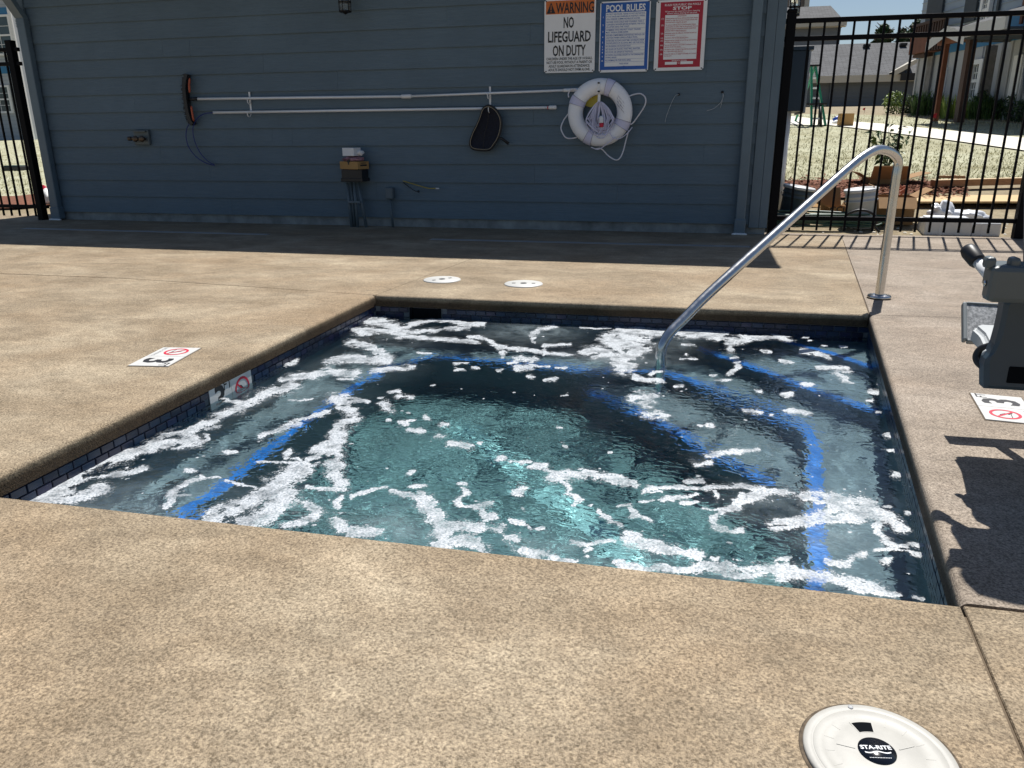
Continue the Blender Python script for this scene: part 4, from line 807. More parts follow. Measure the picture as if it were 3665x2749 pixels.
def carton(c, sx, sy, sz, rz, mat, label, cat='box', name='cardboard_box', group=None):
    M = Matrix.Translation(c) @ Matrix.Rotation(rz, 4, 'Z'); t = thing(name, label, cat, c, group)
    MB().box((-sx/2, -sy/2, 0), (sx/2, sy/2, sz), M, bev=.002).build('carton', mat, t); return t, M
jc = Vector(((j0.x+j1.x)/2, CY-.01, j1.z+.0165)); zt = z2p(500, 1066, CY-.09).z
t, M = carton(jc, .235, .17, zt-jc.z, math.radians(-16), M_CARD_D, 'tan product carton resting on the black junction box')
tl = M @ Matrix.Translation((.0, -.0865, .0)) @ Matrix.Rotation(PI/2, 4, 'X'); m = MB(); m.prism([(-.022, .095), (.022, .095), (.022, .075), (.008, .06), (.008, .045), (-.008, .045), (-.008, .06), (-.022, .075)], 0, .0008, tl); m.build('printed_mark', M_INK, t)
m = MB(); m.box((.118, -.05, .03), (.1184, .05, .045), M); m.box((.118, -.04, .055), (.1184, .04, .062), M); m.build('printed_lines', M_INK, t); MB().box((-.1176, -.02, zt-jc.z), (.1176, .02, zt-jc.z+.0012), M).build('packing_tape', pm('clear_tape', (.35, .24, .12), .25), t)
M_PINK = pm('pink_plastic_bag', (.30, .16, .20), .3, var=.5, scale=18); bgm = bmesh.new(); bmesh.ops.create_icosphere(bgm, subdivisions=3, radius=1); rb = random.Random(8)
for v in bgm.verts: v.co = Vector((v.co.x*.105*(1+.25*math.sin(9*v.co.y+4*v.co.z)), v.co.y*.075*(1+.2*math.sin(11*v.co.x)), max(-.02, v.co.z*.03+.006*math.sin(17*v.co.x+9*v.co.y)))) + Vector((jc.x-.005, jc.y-.01, zt+.0215))
solo(MB().bm(bgm, smooth=True), 'plastic_bag', M_PINK, 'crumpled pinkish plastic bag squeezed between the stacked boxes', 'bag')
t, M = carton(Vector((jc.x-.012, jc.y-.02, zt+.0535)), .145, .11, .078, math.radians(-14), M_WHT, 'small white carton on top of the stack', name='white_box')
bt = bmesh.new(); bmesh.ops.create_icosphere(bt, subdivisions=2, radius=.032)
for v in bt.verts: v.co = Vector((v.co.x*1.1, v.co.y, v.co.z*.9))*(1+rb.uniform(-.2, .2)) + Vector((jc.x+.083, jc.y-.02, zt+.081))
solo(MB().bm(bt), 'crumpled_wrapper', M_WHT, 'crumpled white wrapper beside the small white carton', 'wrapper')
c2 = thing('conduit_box', 'small grey outlet box on a single conduit by the wall', 'electrical box', z2p(748, 1500, WY-.05)); b_ = z2p(750, 1495, WY-.05); b_.z = 0; t_ = z2p(728, 1310, WY-.05)
tubes('conduit', [b_, t_], .0125, M_PVC, c2); a, e = z2p(703, 1312, WY-.07), z2p(748, 1238, WY-.07); MB().box((a.x, WY-.085, a.z), (e.x, WY-.022, e.z), bev=.006).build('box', M_PVC, c2); MB().box((a.x+.006, WY-.090, a.z+.006), (e.x-.006, WY-.0852, e.z-.006), bev=.002).build('cover', M_PVC, c2)
M_YW = pm('yellow_cable', (.36, .29, .06), .5, var=.1); cb = thing('cable_stub', 'yellow and dark cable ends poking out low on the wall', 'cable', z2p(930, 1228, WY-.05))
tubes('cable', catmull([z2p(805, 1190, WY), z2p(870, 1210, WY-.03), z2p(930, 1228, WY-.05), z2p(985, 1242, WY-.06), z2p(1035, 1243, WY-.065)], 5), .0055, M_YW, cb, 8); tubes('stripped_end', [z2p(1030, 1243, WY-.064), z2p(1053, 1244, WY-.066)], .006, M_WHT, cb, 8)
tubes('dark_cable', catmull([z2p(808, 1195, WY), z2p(850, 1230, WY-.025), z2p(895, 1260, WY-.04), z2p(920, 1262, WY-.045)], 5), .0035, M_BLK, cb, 8); MB().lathe([(0, -.012), (.01, -.008), (.01, .008), (0, .012)], z2p(918, 1263, WY-.045), 10).build('wire_nut', M_BLK, cb)
# ================================================================== ON THE DECK
M_DRN = pm('grey_drain_plastic', (.33, .34, .35), .5, var=.1)
def drain(pa, pb, label):
    a, b2 = G(*pa), G(*pb); d_ = (b2-a); d_.z = 0; L = d_.length; M = frame(a, d_, Vector((0, 0, 1)).cross(d_.normalized()))
    t = thing('trench_drain', label, 'drain', a, 'trench drains by the wall')
    MB().box((0, -.036, -.004), (L, -.028, .004), M).build('edge_rail', M_DRN, t); MB().box((0, .028, -.004), (L, .036, .004), M).build('edge_rail', M_DRN, t)
    MB().box((0, -.0279, -.004), (L, .0279, .0008), M).build('channel', M_HOLE, t)
    bars = MB(); x = .006
    while x < L-.012: bars.box((x, -.0278, .0008), (x+.010, .0278, .0032), M); x += .018
    tag(bars.build('grate_bars', M_DRN, t), kind='stuff')
drain((84, 818), (962, 840), 'long thin slotted drain in the shade at the left downspout'); drain((1541, 857), (2688, 884), 'long thin slotted drain in the shade below the life ring')
# ---- round lids
M_LID = pm('sun_bleached_lid', (.41, .40, .365), .5, var=.12, scale=12, bmp=.08); M_LIDW = pm('chalk_white_lid', (.55, .55, .53), .45, var=.03)
def disc_sector(r0, r1, a0, a1, n=8): return [(r1*math.cos(a0+(a1-a0)*i/n), r1*math.sin(a0+(a1-a0)*i/n)) for i in range(n+1)]+[(r0*math.cos(a1+(a0-a1)*i/n), r0*math.sin(a1+(a0-a1)*i/n)) for i in range(n+1)]
for px, py, rz, lab in ((955, 605, .9, 'flat white round lid in the far deck, nearer the corner joint'), (1131, 614, .15, 'flat white round lid in the far deck, nearer the handrail')):
    c = G(px*1.6569, py*1.6569); t = thing('access_lid', lab, 'lid', c, 'white access lids in the far deck')
    MB().lathe([(.121, -.004), (.121, .003), (.117, .006), (0, .0065)], c, 40).build('cover', M_LIDW, t)
    MB().lathe([(.020, .0064), (.020, .0078), (.012, .0078), (.010, .0066)], c, 20).build('centre_hub', M_BLK, t)
    for k in (-1, 1): MB().prism([(-.011, -.008), (.011, -.008), (.011, .008), (-.011, .008)], .0062, .0076, Matrix.Translation((c.x, c.y, 0)) @ Matrix.Rotation(rz, 4, 'Z') @ Matrix.Translation((k*.062, 0, 0))).build('finger_hole', M_BLK, t)
LC = Vector((.3055, 1.0196, 0)); lid = thing('skimmer_lid', 'large weathered white lid with a black centre badge, close to the camera', 'lid', LC)
M_GAP = pm('grimy_gap', (.10, .075, .05), .95, var=.5, scale=90); MB().lathe([(.1072, .0008), (.1112, .0008), (.1135, .0002), (.1135, -.002)], LC, 72).build('grime_ring', M_GAP, lid)
MB().lathe([(.1075, -.004), (.1075, .0035), (.1055, .0058), (.096, .0058), (.0945, .0053)], LC, 72).build('rim', M_LID, lid)
MB().lathe([(.0938, -.003), (.0938, .0050), (.0925, .0058), (.0795, .0058), (.0785, .0055), (.0625, .0054), (.0615, .0057), (.030, .0058), (0, .0058)], LC, 72).build('cover', M_LID, lid)
ribs = MB(); a0_ = math.atan2(1.073-LC.y, .290-LC.x)
for i in range(16):
    a = i*PI/8+.1
    if abs((a-a0_+PI) % (2*PI)-PI) < .4: continue
    ribs.box((.064, -.0007, .0045), (.078, .0007, .0057), Matrix.Translation(LC) @ Matrix.Rotation(a, 4, 'Z'))
for i in range(5):
    a = i*PI*2/5+.5
    if abs((a-a0_+PI) % (2*PI)-PI) < .4: continue
    ribs.box((.034, -.0006, .0050), (.060, .0006, .0065), Matrix.Translation(LC) @ Matrix.Rotation(a, 4, 'Z'))
tag(ribs.build('moulded_ribs', M_LID, lid), kind='stuff')
a0 = math.atan2(1.073-LC.y, .290-LC.x); wv = MB().prism(disc_sector(.046, .066, a0-.27, a0+.20), .0048, .0062, Matrix.Translation(LC)); wv.build('finger_slot', M_HOLE, lid)
MB().prism(disc_sector(.0445, .0685, a0-.30, a0+.23), .0046, .0060, Matrix.Translation(LC)).build('slot_surround', M_LID, lid)
for a in (a0-.02+.0, a0+2.6): MB().lathe([(.0042, .0056), (.0042, .0067), (.0022, .0062), (0, .006)], LC+Vector((.0995*math.cos(a), .0995*math.sin(a), 0)), 12).build('screw', M_DRN, lid)
M_BADGE = pm('black_badge', (.006, .008, .014), .22, var=.2); bd = MB().lathe([(.0268, .0058), (.0268, .0068), (0, .0069)], LC+Vector((-.003, .006, 0)), 40).build('badge', M_BADGE, lid)
BM_ = Matrix.Translation(LC+Vector((-.003, .006, .0071))) @ Matrix.Rotation(math.radians(11), 4, 'Z')
M_PRT = pm('badge_print', (.72, .74, .76), .4, var=.03)
t = text_mb('STA-RITE', .0105, BM_ @ Matrix.Translation((0, .0028, 0)), 1.08, bold=.0003); wvp = [(-.019+.038*i/20, -.0032-.0014*math.sin(i/20*2*PI*1.5)) for i in range(21)]
t.raw([BM_ @ Vector((x, y+.0011*s_, 0)) for s_ in (1, -1) for x, y in wvp], [(i, 21+i, 22+i, i+1) for i in range(20)])
for i in range(14): t.raw([BM_ @ Vector((-.016+i*.0023+dx, -.0145+dy, 0)) for dx, dy in ((0, 0), (.0015, 0), (.0015, .001), (0, .001))], [(0, 1, 2, 3)])
tag(t.build('badge_print', M_PRT, bd), kind='stuff')
# ---- depth markers
def no_diving(M, s, th=.0006):
    """barred circle with a diving figure; M maps to the tile face, s = diameter"""
    r = MB(); n = 40; ro, ri = s/2, s/2*.80
    V = [M @ Vector((k*math.cos(2*PI*i/n), k*math.sin(2*PI*i/n), th)) for k in (ro, ri) for i in range(n)]; r.raw(V, [(i, (i+1) % n, n+(i+1) % n, n+i) for i in range(n)])
    r.box((-ri*1.02, -s*.035, th*.4), (ri*1.02, s*.035, th*.95), M @ Matrix.Rotation(math.radians(-42), 4, 'Z'))
    f = MB(); L = lambda a, b2, w: f.prism([(a[0]-(b2[1]-a[1])*w/math.dist(a, b2), a[1]+(b2[0]-a[0])*w/math.dist(a, b2)), (a[0]+(b2[1]-a[1])*w/math.dist(a, b2), a[1]-(b2[0]-a[0])*w/math.dist(a, b2)), (b2[0]+(b2[1]-a[1])*w/math.dist(a, b2), b2[1]-(b2[0]-a[0])*w/math.dist(a, b2)), (b2[0]-(b2[1]-a[1])*w/math.dist(a, b2), b2[1]+(b2[0]-a[0])*w/math.dist(a, b2))], th*.2, th*.6, M)
    L((-s*.10, s*.16), (s*.08, -s*.04), s*.045); L((s*.08, -s*.04), (s*.16, -s*.24), s*.03); L((-s*.10, s*.16), (-s*.24, s*.20), s*.025); L((-s*.34, -s*.16), (s*.30, -s*.20), s*.012); f.lathe([(0, th*.6), (s*.04, th*.6), (s*.04, 0)], M @ Vector((s*.03, -s*.12, 0)), 10)
    return r, f
def marker(o, ex, ey, w, hgt, parent, flip, deckside=True):
    """o = centre; ex = reading direction, ey = up; two tiles side by side"""
    M = frame(o, ex, ey)
    if deckside: MB().box((-w/2-.004, -hgt/2-.004, -.0036), (w/2+.004, hgt/2+.004, -.0028), M).build('grout_bed', M_GAP, parent)
    for k in (-1, 1): MB().box((k*w/4-w/4+.0012, -hgt/2, -.003), (k*w/4+w/4-.0012, hgt/2, .0), M).build('ceramic_tile', M_TILEW, parent)
    sx = w/4 if flip else -w/4
    sym = M @ Matrix.Translation((sx, .06*hgt if deckside else 0, .0003)); r, f = no_diving(sym, hgt*.60 if deckside else hgt*.72); f.build('diving_figure', M_INK, parent); r.build('barred_circle', M_RED, parent)
    t = text_mb('3', hgt*.98 if deckside else hgt*1.1, M @ Matrix.Translation((-sx-.02*w, -hgt*.34, .0005)), 1.0, bold=.004)
    text_mb('FT', hgt*.30 if deckside else hgt*.42, M @ Matrix.Translation((-sx+.165*w, hgt*.22, .0005)), .9, bold=.0005, mb=t)
    t.build('depth_number', M_INK, parent)
    if deckside: text_mb('NO DIVING', hgt*.13, M @ Matrix.Translation((sx, -hgt*.42, .0005)), 1.1).build('small_print', M_DRN, parent)
lm = thing('depth_marker', 'white 3 ft no diving tile in the deck left of the spa', 'depth marker', (-2.182, 2.70, 0), '3 ft no diving deck tiles'); ang = math.radians(9)
marker((-2.182, 2.70, .0036), (math.sin(ang), -math.cos(ang), 0), (math.cos(ang), math.sin(ang), 0), .285, .170, lm, False)
rm = thing('depth_marker', 'white 3 ft no diving tile in the deck under the lift chair', 'depth marker', (1.018, 2.757, 0), '3 ft no diving deck tiles'); ang = math.radians(-7)
marker((1.018, 2.757, .0036), (math.sin(-ang), math.cos(ang), 0), (-math.cos(ang), math.sin(-ang), 0), .285, .155, rm, False)
wmk = thing('depth_marker', 'white 3 ft no diving tiles half under water in the left spa wall', 'depth marker', (I0[0][0]+.006, 2.658, -.202))
marker((I0[0][0]+.0105, 2.658, -.128), (0, 1, 0), (0, 0, 1), .30, .150, wmk, True, False)
# ---- handrail
M_STL = pm('polished_stainless', (.60, .60, .59), .24, 1., var=.05, scale=30, stretch=(1, 1, 1), rvar=.05)
HB = Vector((.984, 4.650, 0)); HE = Vector((-.143, 3.438, WZ)); hd = Vector((HE.x-HB.x, HE.y-HB.y, 0)).normalized(); hn = Vector((-hd.y, hd.x, 0))
def on_rail(px, py):
    v = ray(px*1.6569, py*1.6569); t_ = (HB-EYEV).dot(hn)/v.dot(hn); return EYEV+v*t_
rail = thing('handrail', 'polished stainless steel handrail bent down into the spa', 'handrail', HB)
pts = [(1900, 560), (1909, 480), (1917, 420), (1924, 372), (1924, 350), (1916, 334), (1900, 325), (1880, 325), (1855, 340), (1820, 372), (1760, 428), (1700, 482), (1640, 536), (1580, 590), (1520, 645), (1478, 688), (1448, 718), (1432, 744), (1427, 770), (1427, 790)]
RQ = [on_rail(*q) for q in pts]; zt_ = RQ[3].z
RP = [HB+Vector((0, 0, -.02)), HB+Vector((0, 0, .10)), HB+Vector((0, 0, zt_*.4)), HB+Vector((0, 0, zt_*.75)), HB+Vector((0, 0, zt_-.02))]
s0 = (RQ[4]-HB).dot(hd)
for q in RQ[4:]:
    s_ = (q-HB).dot(hd); k = max(0, 1-(s_-s0)/.5); RP.append(HB+hd*max(0, s_-s0*k)+Vector((0, 0, q.z)))
RP += [RP[-1]+Vector((0, 0, -.17)), RP[-1]+Vector((0, 0, -.40))]
tb = MB().tube(catmull(RP, 5), .0235, 20).build('rail_tube', M_STL, rail); tb.cycles.is_caustics_receiver = True
MB().lathe([(.0245, -.002), (.062, -.002), (.064, .004), (.058, .013), (.030, .017), (.0245, .018)], HB+Vector((0, 0, .006)), 32).build('escutcheon', M_STL, rail)
# ---- fences
M_FEN = pm('black_powder_coat', (.0025, .0025, .004), .55, var=.2, scale=60, spec=.12)
def fence(x0, x1, y0, y1, posts, pick0, pitch, label, rails=(1.815, 1.672, .148), extra=()):
    f = thing('iron_fence', label, 'fence', ((x0+x1)/2, (y0+y1)/2, 0)); fy = lambda x: y0+(y1-y0)*(x-x0)/(x1-x0); d_ = Vector((x1-x0, y1-y0, 0)); M0 = frame((x0, y0, 0), d_, Vector((0, 0, 1)).cross(d_.normalized())); L = d_.length
    for z in rails: MB().box((0, -.019, z-.019), (L, .019, z+.019), M0, bev=.003).build('rail', M_FEN, f)
    src = None; x = pick0
    while x < L-.03:
        if all(abs(x-p) > .045 for p in posts):
            if src is None: src = MB().box((x-.0085, -.0085, .038), (x+.0085, .0085, 1.80), M0).build('picket', M_FEN, f); sx = x
            else: like(src, f, d_.normalized()*(x-sx))
        x += pitch
    for p in posts:
        pz = MB().box((p-.038, -.038, -.05), (p+.038, .038, 1.885), M0, bev=.004).build('post', M_FEN, f); MB().box((p-.041, -.041, 1.880), (p+.041, .041, 1.908), M0, bev=.010).build('post_cap', M_FEN, pz)
    return f
FY = 7.655
pa = Wl(2776, 823, FY).x; pb = Wl(3543, 827, FY).x; pit = (pb-pa)/15
fence(.535, 5.0, FY, FY+.10, [.076, Wl(3660, 700, FY).x-.535+.035], pa-.535, pit, 'black iron picket fence to the right of the pool house')
LFY = 7.50; pl = Wl(157, 792, LFY)
fence(pl.x-3.2, WX0-.005, LFY+.05, LFY, [3.2, .8], 3.2-.115*27+.02, .115, 'black iron picket fence to the left of the pool house')
# ---- pool lift chair (only its edge is in the frame)
M_GRY = pm('grey_moulded_plastic', (.20, .22, .225), .42, var=.06, scale=8); M_ARM = pm('dark_grey_moulded_plastic', (.10, .122, .13), .38, var=.06, scale=8); M_LGR = pm('light_grey_seat_plastic', (.46, .48, .485), .45, var=.04); M_SLT = pm('slate_shell_plastic', (.040, .066, .092), .42, var=.08, scale=6)
M_SPK, nt, b = nodes_of('speckled_footrest'); n_ = noise(nt, add(nt, 'ShaderNodeTexCoord').outputs['Object'], 90, 3, .7); nt.links.new(ramp(nt, n_.outputs[0], [(.35, (.13, .14, .15)), (.5, (.24, .25, .26)), (.65, (.42, .43, .44))]).outputs[0], b.inputs['Base Color']); b.inputs['Roughness'].default_value = .6
lift = thing('pool_lift', 'grey pool lift chair cut by the right edge of the picture', 'pool lift', (1.25, 2.6, 0))
zl = lambda x, y, yy: Wl(3150+x*.5427, 800+y*.5427, yy)
# back shell: profile in the plane y = 2.11, curving away above
BY = 2.11
prof = [zl(*q, BY) for q in ((689, 1092), (690, 940), (702, 900), (728, 868), (762, 800), (790, 700), (812, 600), (822, 530))]
prof = [(p.x, p.z) for p in prof]; xl = prof[-1][0]
left = prof + [(.776, .56), (.756, .68), (.734, .82), (.718, .92), (.700, .99), (.694, 1.04), (.715, 1.12), (.77, 1.155)]
XC = xl+.235; right = [(2*XC-x, z) for x, z in reversed(left)]
poly = left+right; m = MB(); n = len(poly); bend = lambda z: 0
V = [];
for dy, gr in ((0, -.010), (.008, 0), (.045, 0)):
    for x, z in poly: V.append((x+(gr if x > XC else -gr), BY+dy+bend(z), z+(-gr if z < .4 else gr*.5)))
m.raw(V, [tuple(reversed(range(n)))[::-1], tuple(2*n+i for i in reversed(range(n)))]+[(k*n+i, k*n+n+i, k*n+n+(i+1) % n, k*n+(i+1) % n) for k in (0, 1) for i in range(n)])
m.build('back_shell', M_SLT, lift)
c_ = zl(905, 1000, BY); MB().box((c_.x-.022, BY-.003, c_.z-.022), (c_.x+.05, BY+.004, c_.z+.022), bev=.003).build('recessed_slot', M_HOLE, lift)
a, e = zl(735, 525, 2.045), zl(768, 283, 2.045)
a, e = zl(735, 525, 1.935), zl(768, 283, 1.935); ax_ = zl(728, 400, 1.935).x
MB().box((ax_, 1.935, a.z), (XC*2-ax_, 1.99, e.z), bev=.012).build('armrest_block', M_ARM, lift); MB().box((ax_+.035, 1.991, a.z+.01), (XC*2-ax_-.03, 2.109, e.z-.01), bev=.01).build('armrest_bracket', M_ARM, lift)
for x in (zl(742, 240, 1.95).x, zl(905, 240, 1.95).x): MB().box((x-.011, 1.95, e.z-.01), (x+.011, 1.985, e.z+.018), bev=.008).build('armrest_lug', M_ARM, lift)
p = zl(712, 388, 1.98); MB().lathe([(0, .004), (.006, .003), (.007, 0)], (ax_-.001, 1.965, p.z), 10, Matrix.Rotation(-PI/2, 4, 'Y')).build('bolt', M_STL, lift)
g0, g1 = Vector((.661, 2.211, .598)), Vector((.700, 2.105, .535)); g2 = g0.lerp(g1, .42)
tubes('push_handle', [g2, g1+(g1-g0)*.2], .0135, M_WHT, lift); MB().tube([g0-(g1-g0)*.03, g0, g0.lerp(g2, .2), g0.lerp(g2, .9), g2], [.008, .018, .021, .020, .018], 14).build('rubber_grip', M_BLK, lift)
# seat
st = bmesh.new(); sp_ = [(.735, 2.16), (.770, 2.34), (.775, 2.43), (.80, 2.455), (1.13, 2.455), (1.16, 2.43), (1.17, 2.34), (1.20, 2.16)]
lo = [st.verts.new((x-(.004), y, .300)) for x, y in sp_]; hi = [st.verts.new((x, y, .352)) for x, y in sp_]; st.faces.new(hi); st.faces.new(list(reversed(lo))); N_ = len(sp_)
for i in range(N_): st.faces.new((lo[(i+1) % N_], lo[i], hi[i], hi[(i+1) % N_]))
bmesh.ops.recalc_face_normals(st, faces=st.faces); bmesh.ops.bevel(st, geom=list(st.edges), offset=.012, segments=3, affect='EDGES'); MB().bm(st).build('seat', M_LGR, lift)
bl_ = [zl(765, 797, 2.16), zl(715, 812, 2.17), zl(668, 830, 2.18), zl(640, 868, 2.18), zl(645, 910, 2.17), zl(688, 950, 2.15)]
m = MB().tube(catmull(bl_, 6), .0105, 10); m.build('seat_belt', M_BLK, lift); q = zl(708, 862, 2.15); MB().lathe([(0, .006), (.012, .005), (.014, 0), (0, -.004)], q, 12, Matrix.Rotation(PI/2, 4, 'X')).build('belt_button', M_LGR, lift)
# footrest
fB, fT = Vector((.787, 2.535, .278)), Vector((.800, 2.640, .374)); fv = (fT-fB); M = frame(fB, (1, .02, -.03), fv)
MB().box((.012, .004, -.004), (.36, fv.length-.004, .004), M).build('footrest_plate', M_SPK, lift); m = MB().box((0, 0, -.010), (.0118, fv.length, .012), M, bev=.004).build('footrest_rim', M_GRY, lift)
MB().box((.0119, -.006, -.006), (.36, .0035, .012), M, bev=.003).build('footrest_rim', M_GRY, lift); MB().box((.0119, fv.length-.0035, -.006), (.36, fv.length+.004, .008), M, bev=.003).build('footrest_rim', M_GRY, lift)
tubes('footrest_strut', [Vector((.925, 2.58, .32)), Vector((.965, 2.40, .325)), Vector((.985, 2.25, .31))], .018, M_GRY, lift)
tubes('mast', [Vector((1.55, 2.60, 0)), Vector((1.55, 2.60, 1.35))], .05, M_GRY, lift, 20); tubes('lift_arm', [Vector((1.55, 2.60, 1.25)), Vector((1.20, 2.32, 1.22)), Vector((1.02, 2.24, .95)), Vector((.99, 2.22, .60))], .03, M_GRY, lift, 14)
MB().box((1.35, 2.40, .002), (1.75, 2.80, .06), bev=.01).build('base_plate', M_GRY, lift)
# ================================================================== THE YARD BEHIND THE FENCE
def lawn_mat():
    m, nt, b = nodes_of('straw_covered_lawn'); tc = add(nt, 'ShaderNodeTexCoord'); v = tc.outputs['Object']
    n = noise(nt, v, .9, 7, .75, .6); f = noise(nt, v, 9, 5, .75); h = noise(nt, v, 45, 3, .7)
    c = ramp(nt, n.outputs[0], [(.30, (.20, .18, .10)), (.42, (.36, .345, .235)), (.6, (.46, .455, .335)), (.8, (.44, .47, .34))]).outputs[0]
    c = mixc(nt, c, ramp(nt, f.outputs[0], [(.3, (.62, .62, .56)), (.5, (1, 1, 1)), (.7, (1.3, 1.3, 1.25))]).outputs[0], .8, 'MULTIPLY')
    c = mixc(nt, c, ramp(nt, h.outputs[0], [(.3, (.6, .6, .6)), (.7, (1.3, 1.3, 1.25))]).outputs[0], .7, 'MULTIPLY')
    nt.links.new(c, b.inputs['Base Color']); b.inputs['Roughness'].default_value = .95; b.inputs['Specular IOR Level'].default_value = .1
    bump(nt, b, f.outputs[0], .35, .02); return m
M_LAWN = lawn_mat(); M_PATH = pm('pale_concrete_path', (.74, .70, .60), .85, var=.08, scale=3); M_MUL = pm('red_bark_mulch', (.17, .062, .030), .95, var=.6, scale=40, bmp=1., bscale=50)
M_PLY = pm('plywood', (.56, .38, .18), .7, var=.22, scale=5, stretch=(1.2, 9, 1)); M_LUM = pm('brown_lumber', (.36, .185, .085), .7, var=.2, scale=6, stretch=(1, 12, 12)); M_LUMT = pm('pale_lumber', (.62, .46, .27), .7, var=.1, scale=6)
def drape(polys, lift_, name, mat, label, seg=.6, thick=0.):
    """a sheet over the sloping yard: grid clipped to a polygon of ground points"""
    bm = bmesh.new(); bm.faces.new([bm.verts.new((p.x, p.y, 0)) for p in polys]); bmesh.ops.triangulate(bm, faces=bm.faces)
    xs = [p.x for p in polys]; ys = [p.y for p in polys]
    for ax, lo, hi in ((0, min(xs), max(xs)), (1, min(ys), max(ys))):
        st_ = max(seg, (hi-lo)/40); k = lo+st_
        cuts = []
        while k < hi: cuts.append(k); k += st_
        if ax == 1: cuts += [t for t, _ in TP if lo < t < hi]
        for k in cuts:
            bmesh.ops.bisect_plane(bm, geom=list(bm.verts)+list(bm.edges)+list(bm.faces), plane_co=(k, 0, 0) if ax == 0 else (0, k, 0), plane_no=(1, 0, 0) if ax == 0 else (0, 1, 0), dist=1e-4)
    for v in bm.verts: v.co.z = terrain(v.co.x, v.co.y)+lift_
    bmesh.ops.recalc_face_normals(bm, faces=bm.faces)
    if sum(f.normal.z for f in bm.faces) < 0: bmesh.ops.reverse_faces(bm, faces=bm.faces)
    o = MB().bm(bm, smooth=True).build(name, mat); return tag(o, label, kind='structure')
drape([TG(2760, 655), TG(2900, 652), TG(3150, 648), TG(3300, 655), TG(3480, 662), TG(3700, 655), TG(3720, 540), TG(3400, 480), TG(3150, 448), TG(2950, 440), TG(2740, 440)], .012, 'lawn', M_LAWN, 'patchy straw covered lawn beyond the right fence', .5)
drape([TG(2740, 440), TG(2950, 440), TG(3150, 448), TG(3400, 480), TG(3720, 540), TG(3720, 452), TG(3560, 436), TG(3330, 428), TG(3180, 414), TG(2900, 409), TG(2740, 408)], .008, 'lawn', M_LAWN, 'patchy far lawn below the apartments', 1.)
drape([TG(2740, 420), TG(2830, 420), TG(2960, 434), TG(3150, 447), TG(3400, 473), TG(3720, 505), TG(3720, 553), TG(3400, 508), TG(3200, 482), TG(3050, 462), TG(2960, 452), TG(2900, 453), TG(2740, 446)], .035, 'path', M_PATH, 'pale concrete path crossing the far lawn', .6)
drape([TG(2760, 655), TG(2900, 652), TG(3150, 648), TG(3300, 655), TG(3420, 662), TG(3400, 690), TG(3250, 690), TG(3050, 716), TG(2760, 716)], .03, 'mulch_bed', M_MUL, 'bed of red bark mulch behind the buckets', .25)
# loose chips and straw so that the edges are not clean
chips = MB(); rb = random.Random(4)
for i in range(2600):
    p = TG(rb.uniform(2760, 3460), rb.gauss(680, 17)); a = rb.uniform(0, 6.3); l = rb.uniform(.012, .04); w = l*.35; d1 = Vector((math.cos(a), math.sin(a), rb.uniform(-.3, .5)))*l; d2 = Vector((-math.sin(a), math.cos(a), rb.uniform(-.2, .3)))*w; c = p+Vector((0, 0, .042)); chips.raw([c-d1-d2, c+d1-d2, c+d1+d2, c-d1+d2], [(0, 1, 2, 3)])
tag(chips.build('mulch_chips', M_MUL), 'loose red bark chips on the mulch bed', 'mulch', kind='stuff')
M_STRAW = pm('straw_blades', (.46, .44, .27), .9, var=.3, scale=3); straw = MB()
def blades(n, x0, x1, y0, y1, hmin, hmax):
    for i in range(n):
        px_, py_ = rb.uniform(x0, x1), rb.uniform(y0, y1)
        if px_ > 2700 and 412+(px_-2760)*.088 < py_ < 452+max(0, px_-2950)*.142: continue
        p = TG(px_, py_); a = rb.uniform(0, 6.3); h_ = rb.uniform(hmin, hmax); d1 = Vector((math.cos(a), math.sin(a), 0))*h_*.18; tip = Vector((math.cos(a+2)*h_*.7, math.sin(a+2)*h_*.7, h_*.8)); c = p+Vector((0, 0, .01)); straw.raw([c-d1, c+d1, c+tip], [(0, 1, 2)])
blades(9000, 2800, 3665, 455, 655, .02, .055); blades(1500, 2800, 3665, 415, 455, .03, .07); blades(2500, 0, 150, 480, 700, .02, .05)
tag(straw.build('straw', M_STRAW), 'loose straw and sparse grass blades on the lawns', 'grass', kind='stuff')
# ---- left side: lawn, mulch strip, distant house
drape([TG(-700, 714), TG(60, 705), TG(220, 700), TG(220, 470), TG(-700, 462)], .012, 'lawn', M_LAWN, 'patchy straw covered lawn beyond the left fence', .8)
drape([TG(-700, 770), TG(60, 752), TG(230, 735), TG(230, 690), TG(60, 708), TG(-700, 720)], .028, 'mulch_bed', M_MUL, 'strip of red bark mulch at the left fence', .4)
def plane_house_pt(yy): return lambda px, py: Wl(px, py, yy)
M_CLB = pm('pale_lap_siding', (.40, .43, .46), .6, var=.06, scale=1); M_WTR = pm('white_trim', (.78, .78, .77), .5, var=.03); M_WIN = pm('dark_window_glass', (.05, .075, .085), .08, var=.4, scale=.6); M_BWR = pm('blue_house_wrap', (.03, .17, .33), .6, var=.12, scale=1.)
hy = 36.; q = plane_house_pt(hy)
a, e = q(-260, 470), q(118, 470); gz = terrain(0.5*(a.x+e.x), hy)
hl = thing('distant_house', 'pale grey house with blue wrapped gable far behind the left fence', 'house', ((a.x+e.x)/2, hy+4, gz)); topz = q(0, -420).z
MB().box((a.x, hy, gz-.3), (e.x, hy+8, topz)).build('wall', M_CLB, hl)
MB().box((e.x-.16, hy-.06, gz), (e.x+.03, hy+.02, topz)).build('corner_board', M_WTR, hl)
for py in (250, 42): MB().box((a.x, hy-.05, q(0, py+14).z), (e.x-.17, hy-.005, q(0, py-14).z)).build('blue_band', M_BWR, hl)
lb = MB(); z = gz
while z < topz: lb.box((a.x, hy-.02, z), (e.x-.165, hy-.002, z+.015)); z += .2
